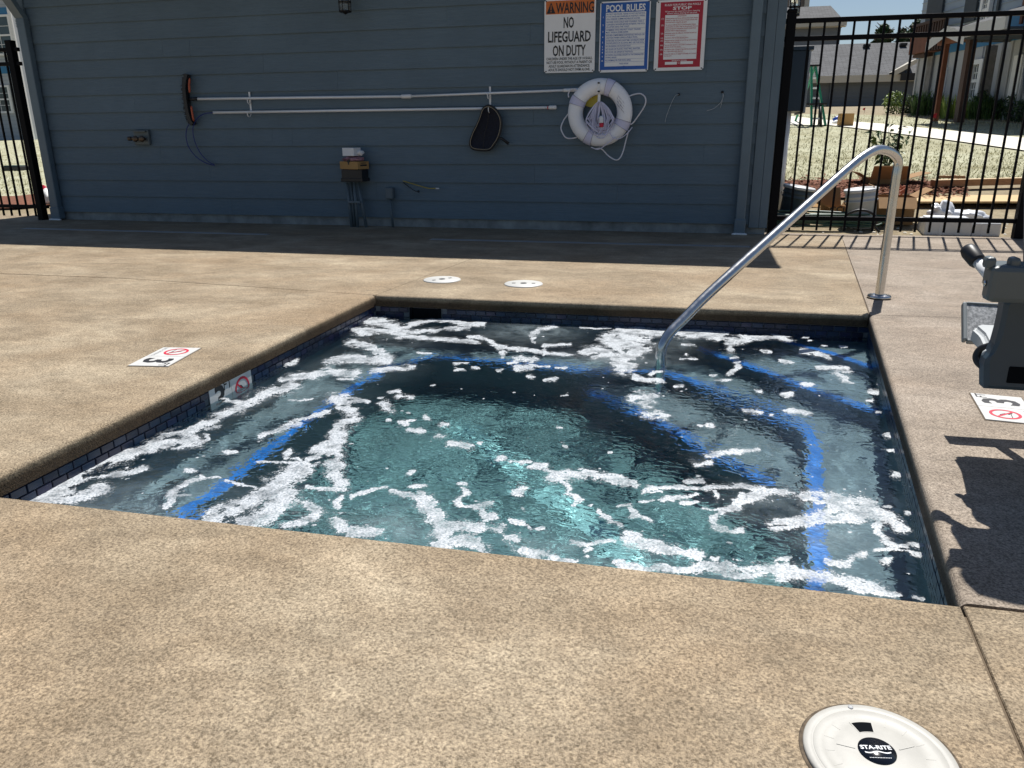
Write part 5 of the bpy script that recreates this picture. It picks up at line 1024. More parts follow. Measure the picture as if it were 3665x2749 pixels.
tag(lb.build('lap_shadow_lines', pm('lap_edge', (.30, .33, .36)), hl), kind='stuff')
bb = MB(); x = q(78, 400).x
while x < e.x-.2: bb.box((x, hy-.055, gz), (x+.09, hy-.021, q(0, 268).z)); x += .45
tag(bb.build('battens', M_WTR, hl), kind='stuff')
def window(parent, P0, P1, M, depth=.08, bars=True, frame_w=.10, mat=None):
    """window in the local frame M (x along, y up, z out); P0,P1 lower-left/upper-right"""
    (x0, y0), (x1, y1) = P0, P1; w_ = MB(); f = frame_w
    for b_ in (((x0-f, y0-f), (x1+f, y0)), ((x0-f, y1), (x1+f, y1+f)), ((x0-f, y0), (x0, y1)), ((x1, y0), (x1+f, y1))): w_.box((*b_[0], 0), (*b_[1], depth), M)
    fo = w_.build('window', M_WTR, parent); MB().box((x0, y0, .0), (x1, y1, depth*.35), M).build('pane', M_WIN, fo)
    if bars:
        MB().box((x0, (y0+y1)/2-.04, depth*.35), (x1, (y0+y1)/2+.04, depth*.8), M).build('meeting_rail', M_WTR, fo)
        m = MB()
        for k in (1, 2): m.box((x0+(x1-x0)*k/3-.012, y0, depth*.36), (x0+(x1-x0)*k/3+.012, y1, depth*.55), M)
        for k in (.25, .75): m.box((x0, y0+(y1-y0)*k-.012, depth*.36), (x1, y0+(y1-y0)*k+.012, depth*.55), M)
        tag(m.build('muntins', M_WTR, fo), kind='stuff')
    return fo
Mh = frame((0, hy-.025, 0), (1, 0, 0), (0, 0, 1))
for y0, y1 in ((400, 312), (195, 60)): a_, b_ = q(-60, y0), q(30, y1); window(hl, (a_.x, a_.z), (b_.x, b_.z), Mh, .09)
vb = TG(60, 612); V_ = thing('valve_box', 'black valve box lid in the straw behind the left fence', 'valve box', vb); MB().box((vb.x-.22, vb.y-.15, vb.z), (vb.x+.22, vb.y+.15, vb.z+.10), bev=.015).build('box', M_BLK, V_); MB().box((vb.x-.20, vb.y-.13, vb.z+.1005), (vb.x+.20, vb.y+.13, vb.z+.12), bev=.008).build('lid', pm('green_lid', (.02, .055, .045), .6), V_)
tr = TG(172, 736); bt = bmesh.new(); bmesh.ops.create_icosphere(bt, subdivisions=3, radius=1)
for v in bt.verts: v.co = Vector((v.co.x*.11*(1+.3*math.sin(7*v.co.z+5*v.co.y)), v.co.y*.09, abs(v.co.z)*.17*(1+.25*math.sin(9*v.co.x)))) + tr + Vector((0, 0, .03))
solo(MB().bm(bt, smooth=True), 'trash_bag', M_WHT, 'small crumpled white bag between the left post and the pool house', 'bag')
rd = tr+Vector((-.06, .0, .17)); bt = bmesh.new(); bmesh.ops.create_icosphere(bt, subdivisions=2, radius=.07)
for v in bt.verts: v.co = v.co*(1+rb.uniform(-.25, .25))+rd+Vector((0, 0, .03))
solo(MB().bm(bt), 'red_wrapper', pm('red_plastic', (.55, .02, .05), .4), 'crumpled red wrapper lying on the white bag', 'wrapper')
sk = TG(10, 480); SK = thing('sapling', 'thin staked sapling by the pale house at the left edge', 'tree', sk); tubes('trunk', [sk, sk+Vector((0, 0, 1.2)), sk+Vector((.05, 0, 2.6))], [.05, .035, .015], pm('bark', (.12, .07, .04), .9, var=.3), SK, 8)
def leaf_cloud(n, c, R, size, r_, flat=.6, clump=0):
    m = MB(); cl = [Vector((r_.gauss(0, .45)*R[0], r_.gauss(0, .45)*R[1], r_.gauss(0, .42)*R[2])) for _ in range(clump)] if clump else None
    for i in range(n):
        if cl: b0 = r_.choice(cl); p = b0+Vector((r_.gauss(0, .16)*R[0], r_.gauss(0, .16)*R[1], r_.gauss(0, .14)*R[2]))
        else:
            while True:
                p = Vector((r_.uniform(-1, 1), r_.uniform(-1, 1), r_.uniform(-1, 1)))
                if p.length < 1: break
            p = Vector((p.x*R[0], p.y*R[1], p.z*R[2]))
        e_ = Euler((r_.uniform(-1.2, 1.2), r_.uniform(-1.2, 1.2), r_.uniform(0, 6.3))).to_matrix(); s_ = size*r_.uniform(.6, 1.3)
        m.raw([Vector(c)+p+e_ @ Vector(k) for k in ((-s_, 0, 0), (0, -s_*.4, 0), (s_, 0, s_*.2), (0, s_*.4, 0))], [(0, 1, 2, 3)])
    return m
M_LEAF = pm('glossy_green_leaves', (.055, .12, .025), .5, var=.5, scale=3); M_DLEAF = pm('deep_green_leaves', (.045, .085, .03), .6, var=.5, scale=2); M_YLEAF = pm('yellow_green_leaves', (.20, .28, .05), .5, var=.4, scale=3); M_BRK = pm('grey_bark', (.09, .065, .045), .9, var=.3)
MB_ = leaf_cloud(60, sk+Vector((0, 0, 1.1)), (.35, .35, .7), .09, rb); MB_.build('crown', M_LEAF, SK)
# ---- garage / carport building far back
gy = 53.; q = plane_house_pt(gy); M_GRW = pm('dark_grey_lap_siding', (.13, .145, .16), .7, var=.06, scale=.5)
a, e = q(2700, 408), q(3302, 404); gz = terrain(8, gy)-.2; ez_ = q(3000, 277).z
gar = thing('garage_building', 'long low grey garage with shingled roof beyond the lawn', 'garage', ((a.x+e.x)/2, gy+3, gz))
MB().box((a.x, gy, gz), (e.x, gy+7, ez_)).build('wall', M_GRW, gar)
ry_ = gy+5.5; r0 = Wl(2700, 168, ry_).z; r1 = r0
rm_ = MB().raw([(a.x-.4, gy-.5, ez_+.05), (e.x+.4, gy-.5, ez_+.05), (e.x+.4, ry_, r0), (a.x-.4, ry_, r0), (e.x+.4, ry_+6, ez_), (a.x-.4, ry_+6, ez_)], [(0, 1, 2, 3), (3, 2, 4, 5)])
def shingle_mat(name, col, sc):
    m, nt, b = nodes_of(name); tc = add(nt, 'ShaderNodeTexCoord'); br_ = add(nt, 'ShaderNodeTexBrick'); mp = add(nt, 'ShaderNodeMapping'); mp.inputs['Scale'].default_value = sc; nt.links.new(tc.outputs['Object'], mp.inputs[0]); nt.links.new(mp.outputs[0], br_.inputs['Vector'])
    br_.inputs['Scale'].default_value = 1; br_.inputs['Color1'].default_value = (*[c*.75 for c in col], 1); br_.inputs['Color2'].default_value = (*[c*1.25 for c in col], 1); br_.inputs['Mortar'].default_value = (*[c*.45 for c in col], 1); br_.inputs['Mortar Size'].default_value = .03; br_.inputs['Brick Width'].default_value = .6; br_.inputs['Row Height'].default_value = .25
    n = noise(nt, tc.outputs['Object'], 1.5, 6, .7); c = mixc(nt, br_.outputs[0], ramp(nt, n.outputs[0], [(.3, (.8,)*3), (.7, (1.2,)*3)]).outputs[0], .8, 'MULTIPLY'); nt.links.new(c, b.inputs['Base Color']); b.inputs['Roughness'].default_value = .9; return m
M_SH2 = shingle_mat('grey_roof_shingles', (.085, .088, .094), (1.2, 1.5, 1))
rm_.build('roof', M_SH2, gar)
M_FAS = pm('cream_fascia', (.50, .47, .40), .6, var=.05); MB().box((a.x-.4, gy-.56, ez_-.33), (e.x+.4, gy-.50, ez_+.06)).build('fascia', M_FAS, gar)
lb = MB(); z = gz+.3
while z < ez_-.3: lb.box((a.x, gy-.03, z), (e.x, gy-.002, z+.03)); z += .22
tag(lb.build('lap_edges', M_GRW, gar), kind='stuff')
for px, py in ((3098, 173), (3228, 171)):
    t_ = .12; p = Vector((Wl(px, py, ry_-.6).x, ry_-.9, r0-.25)); MB().box((p.x-.2, p.y-.2, p.z-.05), (p.x+.2, p.y+.2, p.z+.10)).build('roof_vent', M_IRON, gar)
pl_ = q(2975, 300); MB().box((pl_.x-.05, gy-.12, gz), (pl_.x+.05, gy-.03, ez_-.3)).build('downspout', M_GRW, gar); fl = q(2990, 282); MB().box((fl.x-.18, gy-.35, fl.z-.2), (fl.x+.18, gy-.05, fl.z)).build('flood_light', M_FAS, gar)
g0, g1, g2 = q(3178, 263), q(3275, 212), q(3270, 262)   # small cross gable seen by the apartments
cg = MB().raw([(g0.x, gy-.9, g0.z), (g1.x, gy-.9, g1.z), (g1.x, gy+3, g1.z), (g0.x, gy+.2, g0.z), (g1.x, gy-.9, g1.z-.25), (g0.x+.2, gy-.9, g0.z-.2)], [(0, 1, 2, 3), (0, 5, 4, 1)]); cg.build('cross_gable', M_FAS, gar)
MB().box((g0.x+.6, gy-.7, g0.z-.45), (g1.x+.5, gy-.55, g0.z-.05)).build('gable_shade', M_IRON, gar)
# ---- two-storey house behind the garage
ty = 72.; q = plane_house_pt(ty); M_HGR = pm('slate_grey_wall', (.125, .145, .175), .7, var=.06, scale=.4); M_TAN = pm('tan_brown_wall', (.20, .16, .13), .7, var=.06, scale=.4)
a, e = q(2700, 165), q(3003, 165); z0_, z1_ = q(2900, 230).z, q(2900, 96).z
th_ = thing('two_storey_house', 'slate grey two storey house with hipped roof behind the garage', 'house', ((a.x+e.x)/2, ty+5, z0_))
MB().box((a.x, ty, z0_-4), (e.x, ty+9, z1_)).build('wall', M_HGR, th_); eL, eR = q(2700, 92), q(3026, 88); rL, rR = Wl(2800, 22, ty+4.5), Wl(2982, 20, ty+4.5)
MB().raw([(eL.x, ty-.7, eL.z), (eR.x, ty-.7, eR.z), (eR.x, ty+9.7, eR.z), (rL.x-9, ty+4.5, rR.z), (rR.x-.2, ty+4.5, rR.z), (eL.x, ty+9.7, eL.z)], [(0, 1, 4, 3), (1, 2, 4), (2, 5, 3, 4)]).build('roof', M_SH2, th_)
MB().box((eL.x, ty-.75, eL.z-.32), (eR.x, ty-.70, eL.z-.02)).build('fascia', M_FAS, th_); MB().box((eL.x, ty-.69, eL.z-.36), (eR.x, ty, eL.z-.33)).build('soffit', M_FAS, th_)
window(th_, (q(2838, 0).x, q(0, 160).z), (q(2852, 0).x, q(0, 108).z), frame((0, ty-.02, 0), (1, 0, 0), (0, 0, 1)), .12, False, .25)
MB().box((q(2828, 0).x, ty-.1, z0_-4), (q(2834, 0).x, ty, z1_-.1)).build('corner_board', M_FAS, th_)
by_ = 85.; q = plane_house_pt(by_); a, e = q(2700, 60), q(2883, 60); b5 = thing('tan_apartment', 'brown and cream building corner rising behind the slate house', 'building', ((a.x+e.x)/2, by_+4, q(0, 230).z)); MB().box((a.x, by_, q(0, 230).z-4), (e.x, by_+8, q(0, -200).z)).build('wall', M_TAN, b5); c0, c1 = q(2880, 0), q(2897, 0); MB().box((c0.x, by_-.3, q(0, 230).z-4), (c1.x, by_-.02, q(0, -200).z)).build('corner_board', M_FAS, b5)
# ---- trees beyond the roofs
def tree(px, base_py, top_py, yy, wpx, label, seed, mat):
    r_ = random.Random(seed); c = Wl(px, base_py, yy); t_ = Wl(px, top_py, yy); H = t_.z-c.z; wd = wpx/(CAM_F*W_)*yy; g = terrain(c.x, yy)
    T = thing('leafy_tree', label, 'tree', (c.x, yy, g), 'trees beyond the garage roof'); tubes('trunk', [(c.x, yy, g), (c.x+.2, yy, c.z+H*.2), (c.x, yy, c.z+H*.85)], [.35, .25, .05], M_BRK, T, 8)
    lm_ = MB()
    for i in range(9):
        z = c.z+H*r_.uniform(.0, .75); a_ = r_.uniform(0, 6.3); l = wd*.5*(1-(z-c.z)/H*.6); lm_.tube([(c.x, yy, z-.3), (c.x+math.cos(a_)*l, yy+math.sin(a_)*l, z+l*.5)], [.09, .02], 5)
    lm_.build('limbs', M_BRK, T)
    m = MB(); tip = []
    for i in range(60):
        z = r_.random()**1.1; rad = wd*.5*(1-z)**.55*r_.uniform(.25, 1.); a_ = r_.uniform(0, 6.3); cc = Vector((c.x+math.cos(a_)*rad, yy+math.sin(a_)*rad, c.z-.5+H*z*.96)); k = leaf_cloud(62, cc, (wd*.13, wd*.13, H*.055), .19, r_); m.raw(k.v, k.f)
    m.build('crown', mat, T); return T
tree(3158, 172, 68, 84, 88, 'leafy dark green tree just left of the second roof vent', 3, M_DLEAF); tree(3222, 172, 84, 82, 60, 'smaller dark green tree behind the right roof vent', 5, M_DLEAF); tree(3275, 172, 50, 80, 100, 'tallest dark green tree against the apartment corner', 8, M_DLEAF)
# ---- apartment building on the right
PLp, PRp = TG(3256, 403), TG(3650, 436)
AP0 = Vector((PLp.x, PLp.y, 0)); ad = Vector((PRp.x-PLp.x, PRp.y-PLp.y, 0)); AL = ad.length; ad.normalize(); an = Vector((ad.y, -ad.x, 0))     # an points out of the facade
if an.dot(EYEV-AP0) < 0: an = -an
AZ0 = PLp.z
MA = frame((AP0.x, AP0.y, 0), ad, (0, 0, 1))         # x along, y up, z towards us
if (MA @ Vector((0, 0, 1)) - MA @ Vector((0, 0, 0))).dot(an) < 0: MA = MA @ Matrix.Diagonal((1, 1, -1, 1))
def F(zx, zy, out=0.):        # enlargement pixel -> (along, up) on the facade pushed out by `out`
    v = ray(3200+zx*.2894, zy*.2894); o = AP0+an*out; t_ = (o-EYEV).dot(an)/v.dot(an); p = EYEV+v*t_; return ((p-AP0).dot(ad), p.z)
apt = thing('apartment_block', 'grey board and batten apartment block with brown timber porch', 'building', (AP0+ad*AL*.5+Vector((0, 0, AZ0-.3))))
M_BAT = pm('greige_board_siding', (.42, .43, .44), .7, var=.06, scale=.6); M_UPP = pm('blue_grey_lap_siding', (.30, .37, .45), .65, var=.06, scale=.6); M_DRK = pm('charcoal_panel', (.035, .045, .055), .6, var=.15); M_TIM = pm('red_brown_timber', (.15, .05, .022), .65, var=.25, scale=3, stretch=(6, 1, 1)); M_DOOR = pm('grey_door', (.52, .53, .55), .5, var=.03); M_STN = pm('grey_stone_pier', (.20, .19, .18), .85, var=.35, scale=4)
band0 = F(1450, 490)[1]; band1 = F(1450, 390)[1]; bandL = F(1050, 600)[1]; wz = (band0+bandL)/2 if abs(band0-bandL) < 1.5 else band0
XA = AL+9
MB().box((0, AZ0-.6, -7), (XA, wz, 0), MA).build('lower_wall', M_BAT, apt); MB().box((-.02, wz, -7), (XA, wz+.62, .03), MA).build('house_wrap_band', M_BWR, apt); MB().box((-.03, wz+.62, -7), (XA, wz+4.2, .05), MA).build('upper_wall', M_UPP, apt)
bt_ = MB(); x = .1
while x < AL+5: bt_.box((x, AZ0-.5, .0005), (x+.05, wz-.002, .035), MA); x += .42
tag(bt_.build('battens', M_BAT, apt), kind='stuff')
lp = MB(); z = wz+.72
while z < wz+4.1: lp.box((-.03, z, .0505), (AL+5, z+.02, .075), MA); z += .2
tag(lp.build('lap_edges', M_UPP, apt), kind='stuff')
def panel(zx0, zx1, zy0, zy1, name, mat, out=.06, th=.05):
    a_, b_ = F(zx0, zy1, out), F(zx1, zy0, out); x0, x1 = sorted((a_[0], b_[0])); y0, y1 = sorted((a_[1], b_[1])); return MB().box((x0, y0, out), (x1, y1, out+th), MA).build(name, mat, apt), (x0, y0, x1, y1)
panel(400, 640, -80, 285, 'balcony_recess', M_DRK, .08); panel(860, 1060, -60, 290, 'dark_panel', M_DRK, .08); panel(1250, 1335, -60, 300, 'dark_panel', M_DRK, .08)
a_, b_ = F(1100, 285, .08), F(1215, -40, .08); window(apt, (a_[0], a_[1]), (b_[0], b_[1]), MA @ Matrix.Translation((0, 0, .08)), .10, True, .10)
a_, b_ = F(962, 1205, .03), F(1105, 790, .03); window(apt, (a_[0], a_[1]), (b_[0], b_[1]), MA @ Matrix.Translation((0, 0, .03)), .10, True, .12)
panel(585, 680, 835, 1415, 'front_door', M_DOOR, .04); panel(1515, 1640, 690, 1440, 'front_door', M_DOOR, .04); panel(1480, 1512, 690, 1440, 'door_casing', M_WTR, .05)
panel(1150, 1290, 560, 1370, 'stone_pier', M_STN, .10, .3); panel(330, 500, 650, 1390, 'entry_recess_wall', M_STN, .05, .03)
M_TIM2 = pm('dark_brown_timber', (.055, .026, .016), .65, var=.25, scale=3)
# balcony box of red-brown timber at the left end
BO = .45
a_, b_ = F(178, 668, BO), F(440, 415, BO); x0, x1, y0, y1 = a_[0], b_[0], (a_[1]+F(440, 640, BO)[1])/2, F(300, 425, BO)[1]
MB().box((x0, y0, .04), (x1, y1, BO), MA).build('balcony_box', M_TIM, apt); rl = MB(); x = x0+.05
ry1 = F(450, 285, BO)[1]; xe = F(640, 350, BO)[0]
while x < xe: rl.box((x, y1-.05 if x < x1 else y0, BO-.06), (x+.05, ry1, BO-.01), MA); x += .14
rl.box((x0, ry1, BO-.08), (xe, ry1+.07, BO+.01), MA); tag(rl.build('balcony_railing', M_TIM2, apt), kind='stuff'); panel(350, 500, 655, 720, 'balcony_soffit', M_TIM2, .04, .3); panel(1565, 1660, -60, 300, 'timber_panel', M_TIM, .10)

PO = 1.7
def post(zx, zt, zb, w, mat):
    a_, b_ = F(zx, zb, PO), F(zx, zt, PO); MB().box((a_[0]-w/2, a_[1]-.1, PO-w/2), (a_[0]+w/2, b_[1], PO+w/2), MA).build('porch_post', mat, apt); return a_[0], b_[1]
xp0, zp0 = post(512, 560, 1450, .11, M_TIM); xp1, zp1 = post(805, 480, 1460, .17, M_TIM2)
bz = (zp0+zp1)/2; MB().box((xp0-.3, bz-.05, PO-.08), (xp1+.3, bz+.28, PO+.08), MA).build('porch_beam', M_TIM, apt)
gl, ga, gr = F(432, 530, PO+.3), F(690, 330, PO+.3), F(830, 480, PO+.3); roof_t = MB()
gy_ = (gl[1]+gr[1])/2
P_ = lambda x, y, z: MA @ Vector((x, y, z))
xm = ga[0]; zl_, za_ = gl[1], ga[1]
roof_t.raw([P_(gl[0], zl_, PO+.35), P_(xm, za_, PO+.35), P_(xm, za_, 0), P_(gl[0], zl_, 0), P_(gr[0]+.25, zl_, PO+.35), P_(gr[0]+.25, zl_, 0)], [(0, 1, 2, 3), (1, 4, 5, 2)]); roof_t.build('porch_gable_roof', M_SH2, apt)
M_RAK = pm('pale_grey_rake', (.48, .48, .47), .6, var=.04); rk = MB(); rk.raw([P_(gl[0], zl_-.22, PO+.37), P_(gl[0], zl_+.02, PO+.37), P_(xm, za_+.02, PO+.37), P_(xm, za_-.22, PO+.37), P_(gr[0]+.25, zl_+.02, PO+.37), P_(gr[0]+.25, zl_-.22, PO+.37)], [(0, 1, 2, 3), (3, 2, 4, 5)]); rk.build('rake_boards', M_RAK, apt)
f0, f1 = F(825, 478, PO+.3), F(1308, 462, PO+.3); u1 = F(1240, 312, .1)
MB().box((f0[0], f0[1], PO+.30), (f1[0]+.2, f0[1]+.24, PO+.36), MA).build('porch_fascia', M_RAK, apt)
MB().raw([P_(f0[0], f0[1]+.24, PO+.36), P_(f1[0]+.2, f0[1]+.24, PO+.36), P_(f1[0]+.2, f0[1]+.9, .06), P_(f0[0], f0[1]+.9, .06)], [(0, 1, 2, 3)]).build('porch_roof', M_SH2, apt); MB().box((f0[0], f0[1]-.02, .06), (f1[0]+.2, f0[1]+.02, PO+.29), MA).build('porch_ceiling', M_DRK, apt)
# plants along the foot of the building
def shrub(px, py, n, R, mat, label, seed, name='shrub', size=.07, group='shrubs along the apartment wall'):
    r_ = random.Random(seed); R = [k*.62 for k in R]; size *= .8; p = TG(px, py); s_ = thing(name, label, 'shrub', p, group)
    leaf_cloud(n, p+Vector((0, 0, R[2]*.9)), R, size, r_).build('foliage', mat, s_); st_ = MB()
    for i in range(5): st_.tube([p+Vector((r_.uniform(-.04, .04), 0, -.02)), p+Vector((r_.uniform(-1, 1)*R[0]*.6, r_.uniform(-1, 1)*R[1]*.6, R[2]*1.2))], [.012, .004], 4)
    tag(st_.build('stems', M_BRK, s_), kind='stuff'); return s_
def grass_clump(px, py, n, h_, w_, mat, label, seed):
    r_ = random.Random(seed); p = TG(px, py); s_ = thing('ornamental_grass', label, 'grass clump', p, 'grass clumps along the apartment wall'); m = MB()
    for i in range(n):
        a_ = r_.uniform(0, 6.3); l = h_*r_.uniform(.6, 1.1); b0 = p+Vector((r_.uniform(-1, 1)*w_, r_.uniform(-.3, .3)*w_, 0)); o = Vector((math.cos(a_), math.sin(a_), 0))*l*r_.uniform(.2, .7); s2 = Vector((-math.sin(a_), math.cos(a_), 0))*.012
        m.raw([b0-s2, b0+s2, b0+o*.5+Vector((0, 0, l*.75))+s2*.7, b0+o*.5+Vector((0, 0, l*.75))-s2*.7, b0+o+Vector((0, 0, l))], [(0, 1, 2, 3), (3, 2, 4)])
    m.build('blades', mat, s_)
shrub(3197, 408, 420, (.55, .4, .55), M_YLEAF, 'bright yellow green shrub at the garage end wall', 1); shrub(3242, 406, 260, (.35, .3, .4), M_DLEAF, 'small dark shrub beside the yellow green shrub', 2); shrub(3258, 404, 200, (.3, .3, .45), M_DLEAF, 'dark upright shrub at the apartment corner', 3)
shrub(3505, 426, 420, (.4, .35, .6), M_DLEAF, 'dark green shrub beneath the white framed window', 4); shrub(3570, 428, 420, (.45, .35, .42), M_DLEAF, 'broad dark shrub right of the stone pier', 5); shrub(3606, 434, 300, (.25, .25, .55), M_DLEAF, 'narrow dark shrub before the right door', 6); shrub(3650, 438, 300, (.35, .3, .45), M_DLEAF, 'dark shrub at the picture edge below the right door', 7); shrub(3400, 418, 220, (.35, .3, .35), M_DLEAF, 'dark shrub between the two porch posts', 8)
grass_clump(3312, 414, 260, .65, .35, M_LEAF, 'green grass clump left of the brown porch post', 1); grass_clump(3468, 424, 420, .6, .7, M_YLEAF, 'wide light green grass clump right of the porch', 2); grass_clump(3535, 428, 300, .55, .45, M_LEAF, 'green grass clump in front of the stone pier', 3)
# ---- marker flags
for px, py, lab in ((3092, 407, 'small red marker flag close to the garage wall'), (3346, 446, 'red marker flag in the lawn before the porch')):
    p = TG(px, py); k = .42 if py < 420 else .62; f_ = thing('marker_flag', lab, 'flag', p, 'red marker flags'); tubes('wire', [p, p+Vector((.02, 0, .42*k))], .004, M_IRON, f_, 5)
    MB().raw([p+Vector((.02+x*k, y*k, z*k)) for x, y, z in ((0, 0, .42), (-.10, .01, .40), (-.19, -.02, .30), (-.10, .02, .25), (0, 0, .22), (0, .006, .42), (-.10, .016, .40), (-.19, -.014, .30), (-.10, .026, .25), (0, .006, .22))], [(0, 1, 2, 3, 4), (9, 8, 7, 6, 5)]).build('flag', pm('flag_red', (.62, .012, .02), .5), f_)
# ---- things by the path
p = TG(3028, 456); wd = 41/(CAM_F*W_)*p.y*1.0; t, M = carton(p+Vector((0, .2, .02)), wd, wd*.8, wd*.95, .12, M_CARD_D, 'closed cardboard box standing alone on the far path')
for k in (-1, 1): MB().box((-wd*.5, -.01 if k < 0 else .01, wd*.951), (wd*.5, (-wd*.41 if k < 0 else wd*.41), wd*.965), M).build('flap', M_CARD_D, t)
p = TG(2984, 443); bk = thing('blue_bucket', 'small blue bucket tipped on the path beside the far box', 'bucket', p); MB().lathe([(.0, 0), (.06, 0), (.075, .15), (.07, .15), (.055, .01), (0, .01)], p+Vector((-.02, 0, .07)), 18, Matrix.Rotation(1.1, 4, 'Y')).build('pail', pm('blue_plastic', (.01, .07, .42), .4), bk)
bt = bmesh.new(); bmesh.ops.create_icosphere(bt, subdivisions=2, radius=.085); p2 = TG(2993, 447)
for v in bt.verts: v.co = Vector((v.co.x*1.3, v.co.y, v.co.z*.6))*(1+rb.uniform(-.2, .2))+p2+Vector((0, 0, .06))
solo(MB().bm(bt), 'rag', M_WHT, 'crumpled white rag beside the blue bucket', 'rag')
# step ladder
M_GRN = pm('green_fibreglass', (.02, .24, .13), .45, var=.12); LD = TG(2938, 450); yy = LD.y; zq = lambda x, y, dy=0: Wl(2750+x*.2712, y*.2712, yy+dy)
ld = thing('step_ladder', 'green fibreglass step ladder standing on the far path', 'ladder', TG(2930, 450))
top = zq(585, 880); fr_r, fr_l = zq(735, 1655), zq(560, 1655); tR, tL = zq(630, 990), zq(572, 890); dz = terrain(LD.x, yy)
def bar(name, a_, b_, w, mat, parent, d=.05): u = (Vector(b_)-Vector(a_)); M_ = frame(a_, u, Vector((0, 1, 0)).cross(u)); return MB().box((0, -d/2, -w/2), (u.length, d/2, w/2), M_).build(name, mat, parent)
bR = Vector((fr_r.x, yy-.25, dz)); bL = Vector((zq(552, 1655).x, yy-.25, dz)); tR = Vector((zq(632, 880).x-.02, yy, top.z)); tL = Vector((zq(585, 880).x-.03, yy, top.z)); bar('side_rail', bR, tR, .12, M_GRN, ld); bar('side_rail', bL, tL, .12, M_GRN, ld)
bR2 = Vector((zq(420, 1600).x, yy+1.3, terrain(LD.x, yy+1.3))); bL2 = Vector((zq(290, 1600).x, yy+1.3, terrain(LD.x, yy+1.3))); bar('rear_rail', bR2, tR+Vector((0, .1, 0)), .05, M_GRN, ld); bar('rear_rail', bL2, tL+Vector((0, .1, 0)), .05, M_GRN, ld)
for k in (.12, .30, .47, .64, .81): a_, b_ = bL.lerp(tL, k), bR.lerp(tR, k); MB().box((a_.x, a_.y-.04, a_.z-.02), (b_.x, a_.y+.06, a_.z+.02)).build('step', M_ALU, ld)
MB().box((tL.x-.08, yy-.08, top.z), (tR.x+.08, yy+.16, top.z+.05), bev=.01).build('top_cap', M_IRON, ld)
# saw horse beside it
SH = TG(2850, 454); sw = thing('saw_horse', 'dark saw horse partly hidden behind the electrical cabinet', 'saw horse', SH)
MB().box((SH.x-.45, SH.y-.06, SH.z+.50), (SH.x+.65, SH.y+.06, SH.z+.545)).build('beam', M_IRON, sw)
for sx in (-.38, .55):
    for sy in (-.22, .22): tubes('leg', [SH+Vector((sx, sy, 0)), SH+Vector((sx*.92, sy*.15, .5))], .03, M_IRON, sw, 6)
# ---- on the pool house's right wall: cabinet, meter pipe, lantern (seen through the fence)
cz = lambda x, y, yy: Wl(2750+x*.2712, y*.2712, yy)
M_CAB = pm('navy_cabinet', (.03, .055, .085), .45, .2, var=.06, scale=3); cy = 8.9
a_, b_ = cz(232, 1468, cy), cz(572, 660, cy); cab = thing('electrical_cabinet', 'tall navy electrical cabinet on the side wall behind the fence post', 'electrical box', ((WX1+.1), cy+.4, a_.z))
MB().box((WX1-.0, cy+.004, a_.z), (b_.x-.025, cy+.9, b_.z), bev=.006).build('cabinet', M_CAB, cab); MB().box((b_.x-.022, cy-.004, a_.z-.02), (b_.x, cy+.92, b_.z+.02), bev=.004).build('door', pm('cabinet_edge', (.30, .33, .36), .4, .4), cab)
MB().box((WX1-.0, cy-.02, b_.z+.001), (b_.x+.02, cy+.92, b_.z+.035)).build('rain_hood', M_CAB, cab); tubes('white_conduit', [(b_.x-.17, cy+.1, 0), (b_.x-.17, cy+.1, a_.z)], .045, M_WHT, cab, 14)
lantern(Wl(2842, 58, 9.3), 'black lantern with clear glass on the side wall right of the fence post', (-1, 0, 0))
tubes('riser', [(WX1+.06, 8.3, .0), (WX1+.06, 8.3, 1.4)], .03, pm('grey_riser_pipe', (.22, .24, .26), .5), house, 12)
# ---- clutter just behind the right fence
gq = lambda x, y: (2750+x*.2486, 550+y*.2486)
M_PAILW = pm('scuffed_white_pail', (.62, .64, .66), .4, var=.10, scale=9); M_PAILD = pm('dark_pail', (.10, .13, .15), .45, var=.3, scale=9)
def pail(c, R, Hh, tilt, az, mat, lidmat, label, crooked=0.):
    M = Matrix.Translation(c) @ Matrix.Rotation(az, 4, 'Z') @ Matrix.Rotation(tilt, 4, 'Y'); t = thing('bucket', label, 'bucket', c, 'five gallon buckets'); R3 = M.to_3x3().to_4x4()
    MB().lathe([(0, 0), (R*.86, 0), (R*.88, .01), (R*.95, Hh*.68), (R*1.02, Hh*.69), (R*1.02, Hh*.71), (R*.96, Hh*.72), (R*.965, Hh*.80), (R*1.03, Hh*.81), (R*1.03, Hh*.83), (R*.97, Hh*.84), (R*.98, Hh*.93)], c, 28, R3).build('pail', mat, t)
    MB().lathe([(R*1.05, Hh*.925), (R*1.08, Hh*.93), (R*1.08, Hh*.985), (R*1.04, Hh), (R*.98, Hh*.995), (R*.96, Hh*.965), (0, Hh*.965)], c, 32, R3).build('lid', lidmat, t)
    hp = [M @ Vector((math.cos(k)*R*1.07, math.sin(k)*R*1.07-.03*math.sin(k), Hh*.78-.11*math.sin(k))) for k in [PI*i/12 for i in range(13)]]; tubes('bail', hp, .004, M_IRON, t, 6)
c = TG(*gq(1370, 1085)); c.z = terrain(c.x, c.y); pail(c+Vector((0, .13, 0)), .150, .385, math.radians(-7), math.radians(10), M_PAILW, M_WHT, 'white bucket with white lid beside the open boxes')
c = TG(*gq(480, 1030)); c.z = terrain(c.x, c.y); pail(c+Vector((-.09, .25, .0)), .150, .375, math.radians(9), math.radians(-10), M_PAILD, M_WHT, 'dark dirty bucket with white lid next to the fence post')
